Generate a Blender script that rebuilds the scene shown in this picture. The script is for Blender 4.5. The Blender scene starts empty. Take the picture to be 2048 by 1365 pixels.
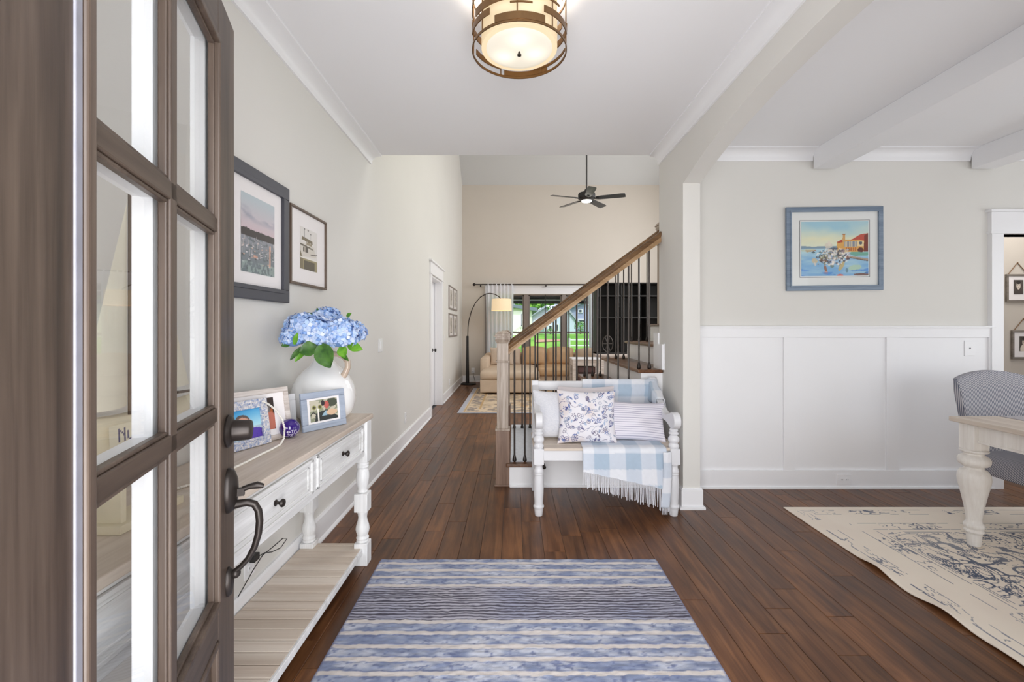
import bpy, math, random
import numpy as np
from mathutils import Vector, Matrix
random.seed(7)
C = bpy.context.scene.collection
PI = math.pi

# ------------------------------------------------------------------ camera, world, lights, exposure
F, CX, HY, EYE = 900.0, 1028.0, 657.0, 1.29
cam_d = bpy.data.cameras.new('camera')
cam = bpy.data.objects.new('camera', cam_d)
C.objects.link(cam)
cam.location = (0, 0, EYE)
cam.rotation_euler = (PI/2, 0, 0)
cam_d.sensor_width = 36.0
cam_d.lens = F*36/2048
cam_d.shift_x = -(CX-1024)/2048
cam_d.shift_y = (HY-682.5)/2048
cam_d.clip_start = 0.02
cam_d.clip_end = 400
bpy.context.scene.camera = cam

scn = bpy.context.scene
scn.view_settings.view_transform = 'Standard'
scn.view_settings.look = 'None'
scn.view_settings.gamma = 1.0
scn.view_settings.use_curve_mapping = False
scn.view_settings.exposure = 0.42
scn.cycles.use_denoising = True
scn.cycles.max_bounces = 12
scn.cycles.diffuse_bounces = 6
scn.cycles.glossy_bounces = 4
scn.cycles.transmission_bounces = 10
scn.cycles.transparent_max_bounces = 16
scn.cycles.sample_clamp_indirect = 4.0
scn.cycles.caustics_reflective = False
scn.cycles.caustics_refractive = False

world = bpy.data.worlds.new('daylight'); scn.world = world
world.use_nodes = True
wn = world.node_tree.nodes; wl = world.node_tree.links
bg = wn['Background']
sky = wn.new('ShaderNodeTexSky'); sky.sky_type = 'NISHITA'
sky.sun_elevation = math.radians(48); sky.sun_rotation = math.radians(200)
sky.sun_disc = False; sky.altitude = 100; sky.dust_density = 2.0
mixc = wn.new('ShaderNodeMix'); mixc.data_type = 'RGBA'; mixc.inputs[0].default_value = 0.75
wl.new(sky.outputs[0], mixc.inputs[6]); mixc.inputs[7].default_value = (3.3, 3.5, 3.8, 1)
wl.new(mixc.outputs[2], bg.inputs[0]); bg.inputs[1].default_value = 0.24

def area(name, loc, rot, sx, sy, power, col=(1, 1, 1), spread=180):
    l = bpy.data.lights.new(name, 'AREA'); l.shape = 'RECTANGLE'
    l.size = sx; l.size_y = sy; l.energy = power; l.color = col; l.spread = math.radians(spread)
    o = bpy.data.objects.new(name, l); C.objects.link(o)
    o.location = loc; o.rotation_euler = rot
    return o
sun = bpy.data.lights.new('sun', 'SUN'); sun.energy = 1.7; sun.angle = math.radians(2)
so = bpy.data.objects.new('sun', sun); C.objects.link(so); so.rotation_euler = (math.radians(38), 0, math.radians(-25))
# daylight through the open doorway, the dining room's front and side windows; the rest is added fill
area('doorway_daylight', (0.05, -0.35, 1.15), (PI/2, 0, 0), 1.3, 2.1, 62, (0.98, 0.985, 1.0))
# added fill lamp behind the camera lights the foyer ceiling from below
area('foyer_ceiling_fill', (0.05, -1.0, 0.12), (math.radians(142), 0, 0), 1.8, 1.2, 40, (1.0, 0.985, 0.97))
area('dining_front_window_daylight', (3.6, 0.2, 1.22), (PI/2, 0, 0), 2.0, 1.8, 13, (0.97, 0.985, 1.0))
area('dining_side_window_daylight', (5.35, 1.9, 1.5), (PI/2, 0, PI/2), 2.0, 1.5, 12, (0.97, 0.985, 1.0))
area('great_room_side_fill', (4.1, 7.6, 2.8), (PI/2, 0, PI/2), 4.0, 3.5, 115, (1.0, 0.99, 0.98))  # added lamp brightening the great room from an unseen side opening
area('stair_hall_fill', (2.6, 5.6, 5.2), (0, 0, 0), 2.0, 1.6, 60, (1.0, 0.98, 0.96))  # added lamp hung out of view above the stairs

area('passage_fill', (5.2, 4.35, 2.6), (0, 0, 0), 1.2, .8, 9, (1.0, .97, .93))  # added lamp under the ceiling to lift the dim passage

# ------------------------------------------------------------------ helpers
def P(x, y, d):
    """a point seen at photo pixel x, y at distance d"""
    return ((x-CX)*d/F, d, EYE-(y-HY)*d/F)
def XL(y):
    """x of the left wall at depth y (it runs a touch off parallel)"""
    return -1.165-0.0079*y
def lin(c):
    c = np.asarray(c, dtype=float)
    return np.where(c <= 0.04045, c/12.92, ((c+0.055)/1.055)**2.4)
def srgb(r, g, b): return tuple(float(v) for v in lin([r/255, g/255, b/255]))+(1.0,)

class MB:
    def __init__(s): s.v = []; s.f = []; s.col = None
    def add(s, v, f):
        n = len(s.v); s.v += [tuple(p) for p in v]; s.f += [tuple(i+n for i in q) for q in f]; return s
    def box(s, x0, x1, y0, y1, z0, z1):
        v = [(x0,y0,z0),(x1,y0,z0),(x1,y1,z0),(x0,y1,z0),(x0,y0,z1),(x1,y0,z1),(x1,y1,z1),(x0,y1,z1)]
        return s.add(v, [(0,3,2,1),(4,5,6,7),(0,1,5,4),(1,2,6,5),(2,3,7,6),(3,0,4,7)])
    def hexa(s, v8):
        """v8: bottom four (counter-clockwise) then top four"""
        return s.add(v8, [(0,3,2,1),(4,5,6,7),(0,1,5,4),(1,2,6,5),(2,3,7,6),(3,0,4,7)])
    def lathe(s, prof, c=(0,0,0), n=24, axis='z', sq=None):
        """prof: (radius, height) up; sq: heights of it are ignored"""
        v = []
        for r, h in prof:
            for k in range(n):
                a = 2*PI*k/n
                p = (r*math.cos(a), r*math.sin(a), h)
                if axis == 'x': p = (p[2], p[0], p[1])
                if axis == 'y': p = (p[1], p[2], p[0])
                v.append((c[0]+p[0], c[1]+p[1], c[2]+p[2]))
        f = []
        m = len(prof)
        for i in range(m-1):
            for k in range(n):
                f.append((i*n+k, i*n+(k+1) % n, (i+1)*n+(k+1) % n, (i+1)*n+k))
        f.append(tuple(range(n))[::-1]); f.append(tuple((m-1)*n+k for k in range(n)))
        return s.add(v, f)
    def tube(s, pts, r, n=8, caps=True):
        pts = [Vector(p) for p in pts]
        rr = r if isinstance(r, (list, tuple)) else [r]*len(pts)
        v = []; prev = None
        for i, p in enumerate(pts):
            t = (pts[min(i+1, len(pts)-1)]-pts[max(i-1, 0)]).normalized()
            if prev is None:
                a = Vector((0,0,1)) if abs(t.z) < .9 else Vector((1,0,0))
                u = t.cross(a).normalized()
            else:
                u = (prev-t*prev.dot(t)).normalized()
            prev = u; w = t.cross(u)
            for k in range(n):
                a = 2*PI*k/n
                v.append(p+(u*math.cos(a)+w*math.sin(a))*rr[i])
        f = []
        for i in range(len(pts)-1):
            for k in range(n):
                f.append((i*n+k, i*n+(k+1) % n, (i+1)*n+(k+1) % n, (i+1)*n+k))
        if caps: f.append(tuple(range(n))[::-1]); f.append(tuple((len(pts)-1)*n+k for k in range(n)))
        return s.add(v, f)
    def prism(s, poly, a, b, axis='x'):
        """extrude a 2D polygon between a and b along an axis; 2D is (y,z), (x,z) or (x,y)"""
        n = len(poly)
        def q(p, t):
            return (t, p[0], p[1]) if axis == 'x' else (p[0], t, p[1]) if axis == 'y' else (p[0], p[1], t)
        v = [q(p, a) for p in poly]+[q(p, b) for p in poly]
        f = [(i, (i+1) % n, n+(i+1) % n, n+i) for i in range(n)]
        f += [tuple(range(n))[::-1], tuple(range(n, 2*n))]
        return s.add(v, f)
    def grid(s, fn, nu, nv):
        n = len(s.v)
        for j in range(nv+1):
            for i in range(nu+1):
                s.v.append(tuple(fn(i/nu, j/nv)))
        for j in range(nv):
            for i in range(nu):
                a = n+j*(nu+1)+i
                s.f.append((a, a+1, a+nu+2, a+nu+1))
        return s
    def sphere(s, c, r, n=16, m=10, sc=(1,1,1)):
        prof = []
        v = []
        for j in range(1, m):
            th = PI*j/m
            for k in range(n):
                a = 2*PI*k/n
                v.append((c[0]+r*sc[0]*math.sin(th)*math.cos(a), c[1]+r*sc[1]*math.sin(th)*math.sin(a), c[2]-r*sc[2]*math.cos(th)))
        b = len(v); v.append((c[0], c[1], c[2]-r*sc[2])); v.append((c[0], c[1], c[2]+r*sc[2]))
        f = []
        for j in range(m-2):
            for k in range(n):
                f.append((j*n+k, j*n+(k+1) % n, (j+1)*n+(k+1) % n, (j+1)*n+k))
        for k in range(n):
            f.append((b, (k+1) % n, k)); f.append((b+1, (m-2)*n+k, (m-2)*n+(k+1) % n))
        return s.add(v, f)
    def rot(s, M):
        s.v = [tuple(M @ Vector(p)) for p in s.v]; return s

def origin_of(o):
    p = Vector((0, 0, 0))
    while o is not None:
        p = p+Vector(o.location); o = o.parent
    return p
def obj(name, mb, m, parent=None, smooth=False, bevel=0, seg=2, loc=None, kind=None, fix=True):
    """one mesh object; mb holds world coordinates unless loc=None and parent is None"""
    off = origin_of(parent) if parent else Vector(loc) if loc else Vector((0,0,0))
    me = bpy.data.meshes.new(name)
    me.from_pydata([(p[0]-off.x, p[1]-off.y, p[2]-off.z) for p in mb.v], [], mb.f)
    o = bpy.data.objects.new(name, me); C.objects.link(o)
    if m: me.materials.append(m)
    if mb.col is not None:
        ca = me.color_attributes.new('Col', 'FLOAT_COLOR', 'POINT')
        a = np.ones((len(mb.v), 4), dtype=np.float32); a[:, :3] = lin(np.clip(mb.col, 0, 1)).reshape(-1, 3)
        ca.data.foreach_set('color', a.ravel())
    if fix and len(mb.f) < 20000:
        import bmesh
        b = bmesh.new(); b.from_mesh(me); bmesh.ops.recalc_face_normals(b, faces=b.faces); b.to_mesh(me); b.free()
    if smooth:
        me.shade_smooth()
        if smooth != 'full' and hasattr(me, 'set_sharp_from_angle'): me.set_sharp_from_angle(angle=math.radians(42))
    if parent: o.parent = parent
    elif loc: o.location = loc
    if bevel:
        bv = o.modifiers.new('bevel', 'BEVEL'); bv.width = bevel; bv.segments = seg; bv.limit_method = 'ANGLE'
        bv.angle_limit = math.radians(40)
    if kind: o['kind'] = kind
    return o
def thing(name, label, cat, loc=(0,0,0), group=None, kind=None):
    o = bpy.data.objects.new(name, None); C.objects.link(o); o.location = loc; o.empty_display_size = 0.1
    o['label'] = label; o['category'] = cat
    if group: o['group'] = group
    if kind: o['kind'] = kind
    return o
def tag(o, label, cat, group=None):
    o['label'] = label; o['category'] = cat
    if group: o['group'] = group
    return o
def struct(name, mb=None, m=None, label=None, cat=None, loc=(0,0,0), **k):
    if mb is None:
        o = bpy.data.objects.new(name, None); C.objects.link(o); o.location = loc
    else: o = obj(name, mb, m, **k)
    o['kind'] = 'structure'
    if label: o['label'] = label; o['category'] = cat or 'wall'
    return o

# ------------------------------------------------------------------ materials
class NT:
    def __init__(s, name):
        s.m = bpy.data.materials.new(name); s.m.use_nodes = True
        s.t = s.m.node_tree; s.b = s.t.nodes['Principled BSDF']
        s._p = None
    def n(s, k, **kw):
        q = s.t.nodes.new(k)
        for a, v in kw.items(): setattr(q, a, v)
        return q
    def l(s, a, b):
        s.t.links.new(a, b)
    def put(s, sock, v):
        if isinstance(v, bpy.types.NodeSocket): s.l(v, sock)
        else: sock.default_value = v
    def pos(s, scale=(1,1,1), rot=(0,0,0), obj=False, loc=(0,0,0)):
        if obj: src = s.n('ShaderNodeTexCoord').outputs['Object']
        else: src = s.n('ShaderNodeNewGeometry').outputs['Position']
        mp = s.n('ShaderNodeMapping'); s.l(src, mp.inputs[0])
        mp.inputs['Scale'].default_value = scale; mp.inputs['Rotation'].default_value = rot; mp.inputs['Location'].default_value = loc
        return mp.outputs[0]
    def noise(s, vec, scale=5, detail=3, rough=.5, dist=0):
        q = s.n('ShaderNodeTexNoise'); s.put(q.inputs['Vector'], vec)
        q.inputs['Scale'].default_value = scale; q.inputs['Detail'].default_value = detail
        q.inputs['Roughness'].default_value = rough; q.inputs['Distortion'].default_value = dist
        return q.outputs['Fac']
    def math(s, op, a, b=0.0, c=None):
        q = s.n('ShaderNodeMath', operation=op); s.put(q.inputs[0], a); s.put(q.inputs[1], b)
        if c is not None: s.put(q.inputs[2], c)
        return q.outputs[0]
    def ramp(s, fac, stops, interp='LINEAR'):
        q = s.n('ShaderNodeValToRGB'); s.l(fac, q.inputs[0]); e = q.color_ramp.elements
        q.color_ramp.interpolation = interp
        while len(e) < len(stops): e.new(.5)
        for i, (p, c) in enumerate(stops): e[i].position = p; e[i].color = c if len(c) == 4 else tuple(c)+(1,)
        return q.outputs[0]
    def mix(s, f, a, b, mode='MIX'):
        q = s.n('ShaderNodeMix', data_type='RGBA', blend_type=mode)
        s.put(q.inputs[0], f); s.put(q.inputs[6], a); s.put(q.inputs[7], b); return q.outputs[2]
    def col(s, v): s.put(s.b.inputs['Base Color'], v)
    def set(s, **k):
        for a, v in k.items():
            s.put(s.b.inputs[{'rough':'Roughness','metal':'Metallic','spec':'Specular IOR Level','trans':'Transmission Weight',
              'ior':'IOR','coat':'Coat Weight','coatr':'Coat Roughness','sheen':'Sheen Weight','alpha':'Alpha','sss':'Subsurface Weight'}[a]], v)
        return s
    def emit(s, c, st): s.b.inputs['Emission Color'].default_value = c; s.b.inputs['Emission Strength'].default_value = st
    def bump(s, h, st=.2, dist=.002):
        q = s.n('ShaderNodeBump'); s.l(h, q.inputs['Height']); q.inputs['Strength'].default_value = st
        q.inputs['Distance'].default_value = dist; s.l(q.outputs[0], s.b.inputs['Normal'])
def plain(name, c, rough=.5, var=.04, scale=6, bump=0, bscale=200, **k):
    t = NT(name); t.set(rough=rough, **k)
    f = t.noise(t.pos(), scale, 3)
    a = tuple(min(1, v*(1-var)) for v in c[:3])+(1,); b = tuple(min(1, v*(1+var)) for v in c[:3])+(1,)
    t.col(t.ramp(f, [(.3, a), (.7, b)]))
    if bump: t.bump(t.noise(t.pos(), bscale, 2), bump, .001)
    return t.m
def wood(name, c1, c2, axis='z', scale=1.0, rough=.45, c3=None, obj=False, bump=.25, ring=0.0, spec=.5):
    t = NT(name); t.set(rough=rough, spec=spec)
    st = {'x': (1.2, 22, 22), 'y': (22, 1.2, 22), 'z': (22, 22, 1.2)}[axis]
    v = t.pos(tuple(q*scale for q in st), obj=obj)
    f = t.noise(v, 1.0, 6, .62, .6)
    v2 = t.pos(tuple(q*scale*6 for q in st), obj=obj)
    g = t.noise(v2, 1.0, 3, .6, .3)
    h = t.math('ADD', t.math('MULTIPLY', f, .7), t.math('MULTIPLY', g, .3))
    stops = [(.36, c1), (.64, c2)]
    if c3: stops = [(.30, c3), (.42, c1), (.66, c2)]
    t.col(t.ramp(h, stops))
    t.bump(h, bump, .002)
    return t.m
def vcol(name, rough=.6, bump=0, bscale=300, **k):
    t = NT(name); t.set(rough=rough, **k)
    a = t.n('ShaderNodeAttribute', attribute_name='Col')
    t.col(a.outputs['Color'])
    if bump: t.bump(t.noise(t.pos(), bscale, 2), bump, .002)
    return t.m

M = {}
M['wall'] = plain('wall_paint', srgb(219, 217, 212), .85, .012, 1.5, .06, 350)
M['wall2'] = plain('great_room_wall_paint', srgb(206, 198, 188), .85, .012, 1.5)
M['ceil'] = plain('ceiling_paint', srgb(238, 238, 240), .9, .008, 1.0)
M['vault'] = plain('vault_paint', srgb(202, 203, 203), .9, .01, 1.0)
M['trim'] = plain('white_trim_paint', srgb(238, 238, 240), .38, .008, 3)
M['white_wood'] = wood('distressed_white_wood', srgb(206, 205, 203), srgb(240, 240, 240), 'y', .8, .5, None, bump=.1)
M['white_leg'] = wood('distressed_white_leg_paint', srgb(214, 214, 214), srgb(243, 243, 243), 'z', .9, .5, None, bump=.08)
M['beige_top_y'] = wood('whitewashed_oak_lengthwise', srgb(186, 170, 155), srgb(216, 204, 191), 'y', .6, .5, bump=.1)
M['beige_top_x'] = wood('whitewashed_oak_crosswise', srgb(196, 180, 164), srgb(222, 211, 198), 'x', .6, .5, bump=.15)
t = NT('whitewashed_slat'); t.set(rough=.5)
orr = t.n('ShaderNodeObjectInfo').outputs['Random']
f = t.noise(t.pos((.8, 16, 16)), 1.0, 6, .62, .6)
bc = t.ramp(f, [(.36, srgb(196, 180, 164)), (.64, srgb(222, 211, 198))])
t.col(t.mix(1.0, bc, t.ramp(orr, [(0, (.90, .89, .88, 1)), (1, (1.04, 1.04, 1.05, 1))]), 'MULTIPLY')); t.bump(f, .15, .002)
M['slat'] = t.m
M['bench_white'] = plain('bench_white_paint', srgb(218, 218, 221), .4, .01, 4)
M['door_wood'] = wood('dark_stained_door_wood', srgb(66, 53, 45), srgb(102, 87, 76), 'z', .55, .42, srgb(44, 34, 29), bump=.4)
M['door_wood_x'] = wood('dark_stained_rail_wood', srgb(62, 50, 42), srgb(96, 81, 70), 'x', .55, .42, srgb(42, 33, 28), obj=True, bump=.35)
M['bronze'] = plain('oil_rubbed_bronze', srgb(52, 46, 43), .38, .1, 20, metal=.55)
M['brass'] = plain('aged_brass', srgb(128, 98, 66), .35, .08, 20, metal=.85)
M['iron'] = plain('grey_wrought_iron', srgb(78, 72, 68), .4, .08, 20, metal=.5)
M['rail_wood'] = wood('handrail_oak', srgb(92, 66, 42), srgb(136, 102, 68), 'x', .5, .35, srgb(60, 42, 28), bump=.1)
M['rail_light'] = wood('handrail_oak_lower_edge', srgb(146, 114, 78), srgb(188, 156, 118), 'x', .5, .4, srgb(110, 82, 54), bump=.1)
M['newel_wood'] = wood('weathered_newel_oak', srgb(154, 137, 122), srgb(206, 194, 182), 'z', .8, .5, srgb(86, 66, 54), bump=.5)
M['newel_dark'] = wood('newel_base_oak', srgb(112, 86, 70), srgb(150, 122, 104), 'z', .5, .45, srgb(84, 60, 46), bump=.25)
M['tread'] = wood('stair_tread_oak', srgb(84, 54, 34), srgb(124, 84, 54), 'y', .6, .3, srgb(60, 38, 26), bump=.08)
def thin_glass(name, k, tint=(1, 1, 1, 1)):
    t = NT(name); t.t.nodes.remove(t.b)
    tr = t.n('ShaderNodeBsdfTransparent'); tr.inputs[0].default_value = tint
    gl = t.n('ShaderNodeBsdfGlossy'); gl.inputs['Roughness'].default_value = .015
    fr = t.n('ShaderNodeFresnel'); fr.inputs[0].default_value = 1.45; mx = t.n('ShaderNodeMixShader')
    t.l(t.math('MULTIPLY', t.math('MULTIPLY', fr.outputs[0], k), t.math('SUBTRACT', 1.0, t.n('ShaderNodeNewGeometry').outputs['Backfacing'])), mx.inputs[0]); t.l(tr.outputs[0], mx.inputs[1]); t.l(gl.outputs[0], mx.inputs[2])
    t.l(mx.outputs[0], t.t.nodes['Material Output'].inputs[0]); return t.m
M['glass'] = thin_glass('clear_glass', 1.0, (.985, .99, .99, 1))
M['frame_glass'] = thin_glass('picture_glass', .7)
M['black'] = plain('matt_black', srgb(34, 32, 32), .5, .05, 20)
M['black_wood'] = wood('espresso_wood', srgb(15, 14, 14), srgb(30, 27, 26), 'z', .6, .6)
M['taupe'] = plain('taupe_window_paint', srgb(138, 128, 122), .5, .03, 5)
M['plate'] = plain('white_switch_plastic', srgb(238, 238, 240), .3, .01, 10)
M['slot'] = plain('socket_slot_dark', srgb(90, 90, 95), .5, .02, 10)

# hardwood planks: colour varies plank by plank
t = NT('hand_scraped_hardwood'); t.set(spec=.38)
oi = t.n('ShaderNodeObjectInfo').outputs['Random']; ri = t.n('ShaderNodeNewGeometry').outputs['Random Per Island']
rnd = t.math('FRACT', t.math('ADD', oi, t.math('MULTIPLY', ri, 7.31)))
comb = t.n('ShaderNodeCombineXYZ'); t.l(t.math('MULTIPLY', rnd, 37.0), comb.inputs[0]); t.l(t.math('MULTIPLY', rnd, 91.0), comb.inputs[1])
va = t.n('ShaderNodeVectorMath', operation='ADD'); t.l(t.pos((26, 1.6, 1)), va.inputs[0]); t.l(comb.outputs[0], va.inputs[1])
g1 = t.noise(va.outputs[0], 1.0, 6, .6, .8)
vb = t.n('ShaderNodeVectorMath', operation='ADD'); t.l(t.pos((7, 3.0, 1)), vb.inputs[0]); t.l(comb.outputs[0], vb.inputs[1])
g2 = t.noise(vb.outputs[0], 1.0, 3, .5, .5)
h = t.math('ADD', t.math('MULTIPLY', g1, .6), t.math('MULTIPLY', g2, .4))
base = t.ramp(h, [(.30, srgb(58, 34, 19)), (.48, srgb(96, 62, 38)), (.68, srgb(134, 92, 58))])
tone = t.ramp(rnd, [(0, (.78, .76, .76, 1)), (.5, (1, .96, .95, 1)), (1, (1.18, 1.12, 1.08, 1))])
t.col(t.mix(1.0, base, tone, 'MULTIPLY'))
t.put(t.b.inputs['Roughness'], t.math('ADD', .24, t.math('MULTIPLY', g2, .22)))
t.bump(t.math('ADD', t.math('MULTIPLY', g1, .4), g2), .25, .004)
M['plank'] = t.m

# ---- numpy noise for painted colour
def vn(x, y, seed=0):
    x = np.asarray(x, float); y = np.asarray(y, float)
    xi = np.floor(x).astype(np.int64); yi = np.floor(y).astype(np.int64)
    fx = x-xi; fy = y-yi; fx = fx*fx*(3-2*fx); fy = fy*fy*(3-2*fy)
    def h(a, b):
        n = (a*374761393+b*668265263+seed*362437+12345) & 0x7fffffff
        n = ((n ^ (n >> 13))*1274126177) & 0x7fffffff
        return ((n ^ (n >> 16)) & 0xffff)/65535.0
    return (h(xi,yi)*(1-fx)+h(xi+1,yi)*fx)*(1-fy)+(h(xi,yi+1)*(1-fx)+h(xi+1,yi+1)*fx)*fy
def fbm(x, y, seed=0, o=3):
    s = 0; a = .5; t = 0
    for k in range(o):
        s = s+a*vn(x*2**k, y*2**k, seed+k*17); t += a; a *= .5
    return s/t
def mixn(a, b, f):
    f = np.clip(f, 0, 1)[..., None]
    return np.asarray(a)*(1-f)+np.asarray(b)*f
def rgb(r, g, b): return np.array([r, g, b])/255.0
def paint_quad(p00, p10, p01, nu, nv, fn, mb=None):
    """grid with p00 lower-left, p10 lower-right, p01 upper-left; fn(U,V) -> (n,3) sRGB"""
    p00, p10, p01 = Vector(p00), Vector(p10), Vector(p01)
    a = p10-p00; b = p01-p00
    q = MB().grid(lambda u, v: p00+a*u+b*v, nu, nv)
    U, V = np.meshgrid(np.linspace(0, 1, nu+1), np.linspace(0, 1, nv+1))
    q.col = fn(U.ravel(), V.ravel())
    return q

# ================================================================== STRUCTURE
ZC, XR, YE = 2.73, 1.208, 3.74        # foyer ceiling, right wall face, far end of the foyer
YB, ZV = 10.85, 6.7                    # great room back wall, vault height

# ---- floor of planks
floor = struct('floor', MB().box(-1.5, 6.2, -.3, 11.0, -.12, -.005), M['black'], 'dark brown hand-scraped hardwood floor running through the rooms', 'floor')
LENS = [.45, .75, 1.05, 1.35, 1.7]
PW = .1225
def plank_mb(L, w=PW-.0016, x=0, y=0):
    c = .0016; q = MB()
    q.v = [(x-w/2,y,-.006),(x+w/2,y,-.006),(x+w/2,y+L,-.006),(x-w/2,y+L,-.006),
           (x-w/2,y,-.0012),(x+w/2,y,-.0012),(x+w/2,y+L,-.0012),(x-w/2,y+L,-.0012),
           (x-w/2+c,y+c,0),(x+w/2-c,y+c,0),(x+w/2-c,y+L-c,0),(x-w/2+c,y+L-c,0)]
    q.f = [(8,9,10,11)]+[(i, (i+1) % 4, (i+1) % 4+4, i+4) for i in range(4)]+[(i+4, (i+1) % 4+4, (i+1) % 4+8, i+8) for i in range(4)]
    return q
pl_me = []
for L in LENS:
    q = plank_mb(L-.0016); me = bpy.data.meshes.new('plank'); me.from_pydata(q.v, [], q.f); me.materials.append(M['plank']); pl_me.append(me)
cells = []
rp = random.Random(5)
x = -1.235
while x < 6.15:
    y = -.3-rp.random()*.8
    y1 = 10.9 if x < 4.25 else 4.95
    while y < y1:
        k = rp.randrange(len(LENS)); cells.append((x, y, k)); y += LENS[k]
    x += PW
def in_view(c):
    L = LENS[c[2]]
    d1 = c[1]+L
    if d1 < 1.6: return False
    d = min(max(c[1]+L*.5, 1.7), d1)
    if not (-1.16 < c[0]/d1 < 1.15 or -1.16 < c[0]/d < 1.15): return False
    if c[0] > 1.3 and 3.6 < c[1] and not (c[0] > 3.7 and c[1] < 5): return False
    if c[0] > .1 and c[1] > 3.5 and c[0] < 1.4: return False
    return True
vis = sorted([c for c in cells if in_view(c)], key=lambda c: c[1]+LENS[c[2]]*.3)
near = set(vis[:300])
for c in vis[:300]:
    o = bpy.data.objects.new('plank', pl_me[c[2]]); C.objects.link(o); o.parent = floor; o.location = (c[0], c[1], 0)
rest = MB()
for c in cells:
    if c not in near:
        q = plank_mb(LENS[c[2]]-.0016, x=c[0], y=c[1]); rest.add(q.v, q.f)
obj('plank_field', rest, M['plank'], floor, kind='stuff', fix=False)

def wall_seg(mb, y0, y1, z0, z1, t=.12):
    a, b = XL(y0), XL(y1)
    return mb.hexa([(a-t,y0,z0),(a,y0,z0),(b,y1,z0),(b-t,y1,z0),(a-t,y0,z1),(a,y0,z1),(b,y1,z1),(b-t,y1,z1)])
DY0, DY1, DZ = 6.57, 7.58, 2.07
q = MB(); wall_seg(q, -.3, DY0, 0, 7); wall_seg(q, DY0, DY1, DZ, 7); wall_seg(q, DY1, YB+.2, 0, 7)
struct('wall_left', q, M['wall'], 'long warm grey wall on the left with framed pictures', 'wall')
WX0, WX1, WZ0, WZ1 = -.58, 2.07, .30, 2.10
q = MB().box(-1.5, WX0, YB, YB+.16, 0, 5.2).box(WX1, 4.35, YB, YB+.16, 0, 5.2).box(WX0, WX1, YB, YB+.16, 0, WZ0).box(WX0, WX1, YB, YB+.16, WZ1, 5.2)
struct('wall_back', q, M['wall2'], 'tall beige far wall of the great room with three windows', 'wall')
q = MB().box(4.2, 4.35, 5.02, 5.6, 0, 7).box(4.2, 4.35, 3.75, 5.02, ZC+.1, 7).box(4.2, 4.35, 9.6, 11, 0, 7).box(4.2, 4.35, 5.6, 9.6, 0, 1.0).box(4.2, 4.35, 5.6, 9.6, 4.6, 7)
struct('wall_great_room_right', q, M['wall2'])
# vaulted ceiling
q = MB().prism([(YB+.1, 4.66), (8.47, 6.7), (3.6, 6.7), (3.6, 6.85), (8.53, 6.85), (YB+.16, 4.86)], -1.5, 4.35, 'x')
struct('ceiling_great_room', q, M['vault'], 'sloped grey vault over the great room', 'ceiling')
struct('wall_upper', MB().box(-1.4, 4.35, YE-.1, YE, ZC+.002, 6.72), M['wall2'])
struct('ceiling', MB().box(-1.45, XR+.06, -.3, YE, ZC, ZC+.1), M['ceil'], 'flat white foyer ceiling with cove moulding', 'ceiling')
struct('ceiling_dining', MB().box(XR+.06, 5.65, .1, 3.75, ZC, ZC+.1), M['ceil'], 'white dining room ceiling crossed by beams', 'ceiling')
# header with the segmental arch and pier between foyer and dining room
PX0, PX1 = XR, 1.33
R_ = 5.23
poly = [(3.64, 0), (3.64, ZC), (.12, ZC), (.12, 0), (.49, 0), (.49, 2.326)]
for k in range(1, 30):
    yy = .49+(3.216-.49)*k/30
    poly.append((yy, 2.506-R_+math.sqrt(max(0, R_*R_-(yy-1.853)**2))))
poly += [(3.216, 2.326), (3.216, 0)]
struct('wall_arch', MB().prism(poly, PX0, PX1, 'x'), M['wall'], 'pale pier and shallow arched header opening to the dining room', 'archway')
# dining back wall
OX0, OX1, OZ = 3.92, 4.85, 2.05
q = MB().box(PX0, OX0, 3.64, 3.745, 0, ZC).box(OX0, OX1, 3.64, 3.745, OZ, ZC).box(OX1, 5.6, 3.64, 3.745, 0, ZC)
struct('wall_dining', q, M['wall'], 'grey dining room wall above white wainscot', 'wall')
q = MB().box(5.5, 5.6, .1, .9, 0, ZC).box(5.5, 5.6, 2.9, 3.75, 0, ZC).box(5.5, 5.6, .9, 2.9, 0, .75).box(5.5, 5.6, .9, 2.9, 2.25, ZC)
struct('wall_dining_right', q, M['wall'])
q = MB().box(-1.45, -.47, .1, .24, 0, ZC).box(.62, 2.6, .1, .24, 0, ZC).box(-.47, .62, .1, .24, 2.12, ZC).box(4.8, 5.6, .1, .24, 0, ZC).box(2.6, 4.8, .1, .24, 0, .3).box(2.6, 4.8, .1, .24, 2.2, ZC)
struct('wall_front', q, M['wall'])
struct('wall_passage', MB().box(3.3, 6.2, 4.92, 5.02, 0, ZC).box(6.1, 6.2, 3.74, 5.0, 0, ZC).box(3.3, 3.4, 3.745, 5.0, 0, ZC), M['wall2'], 'taupe passage wall seen through the doorway at the right edge', 'wall')
struct('ceiling_passage', MB().box(3.3, 6.2, 3.745, 5.0, ZC, ZC+.1), M['ceil'])
# beams
for i, bx in enumerate((2.41, 3.68, 4.95)):
    struct('beam', MB().box(bx, bx+.182, .24, 3.62, 2.573, ZC), M['ceil'], ['white box beam nearest the arch, crossing the dining ceiling', 'second white box beam, cut by the right edge of the photo', 'white box beam furthest right over the dining table'][i], 'beam', bevel=.003)

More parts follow.
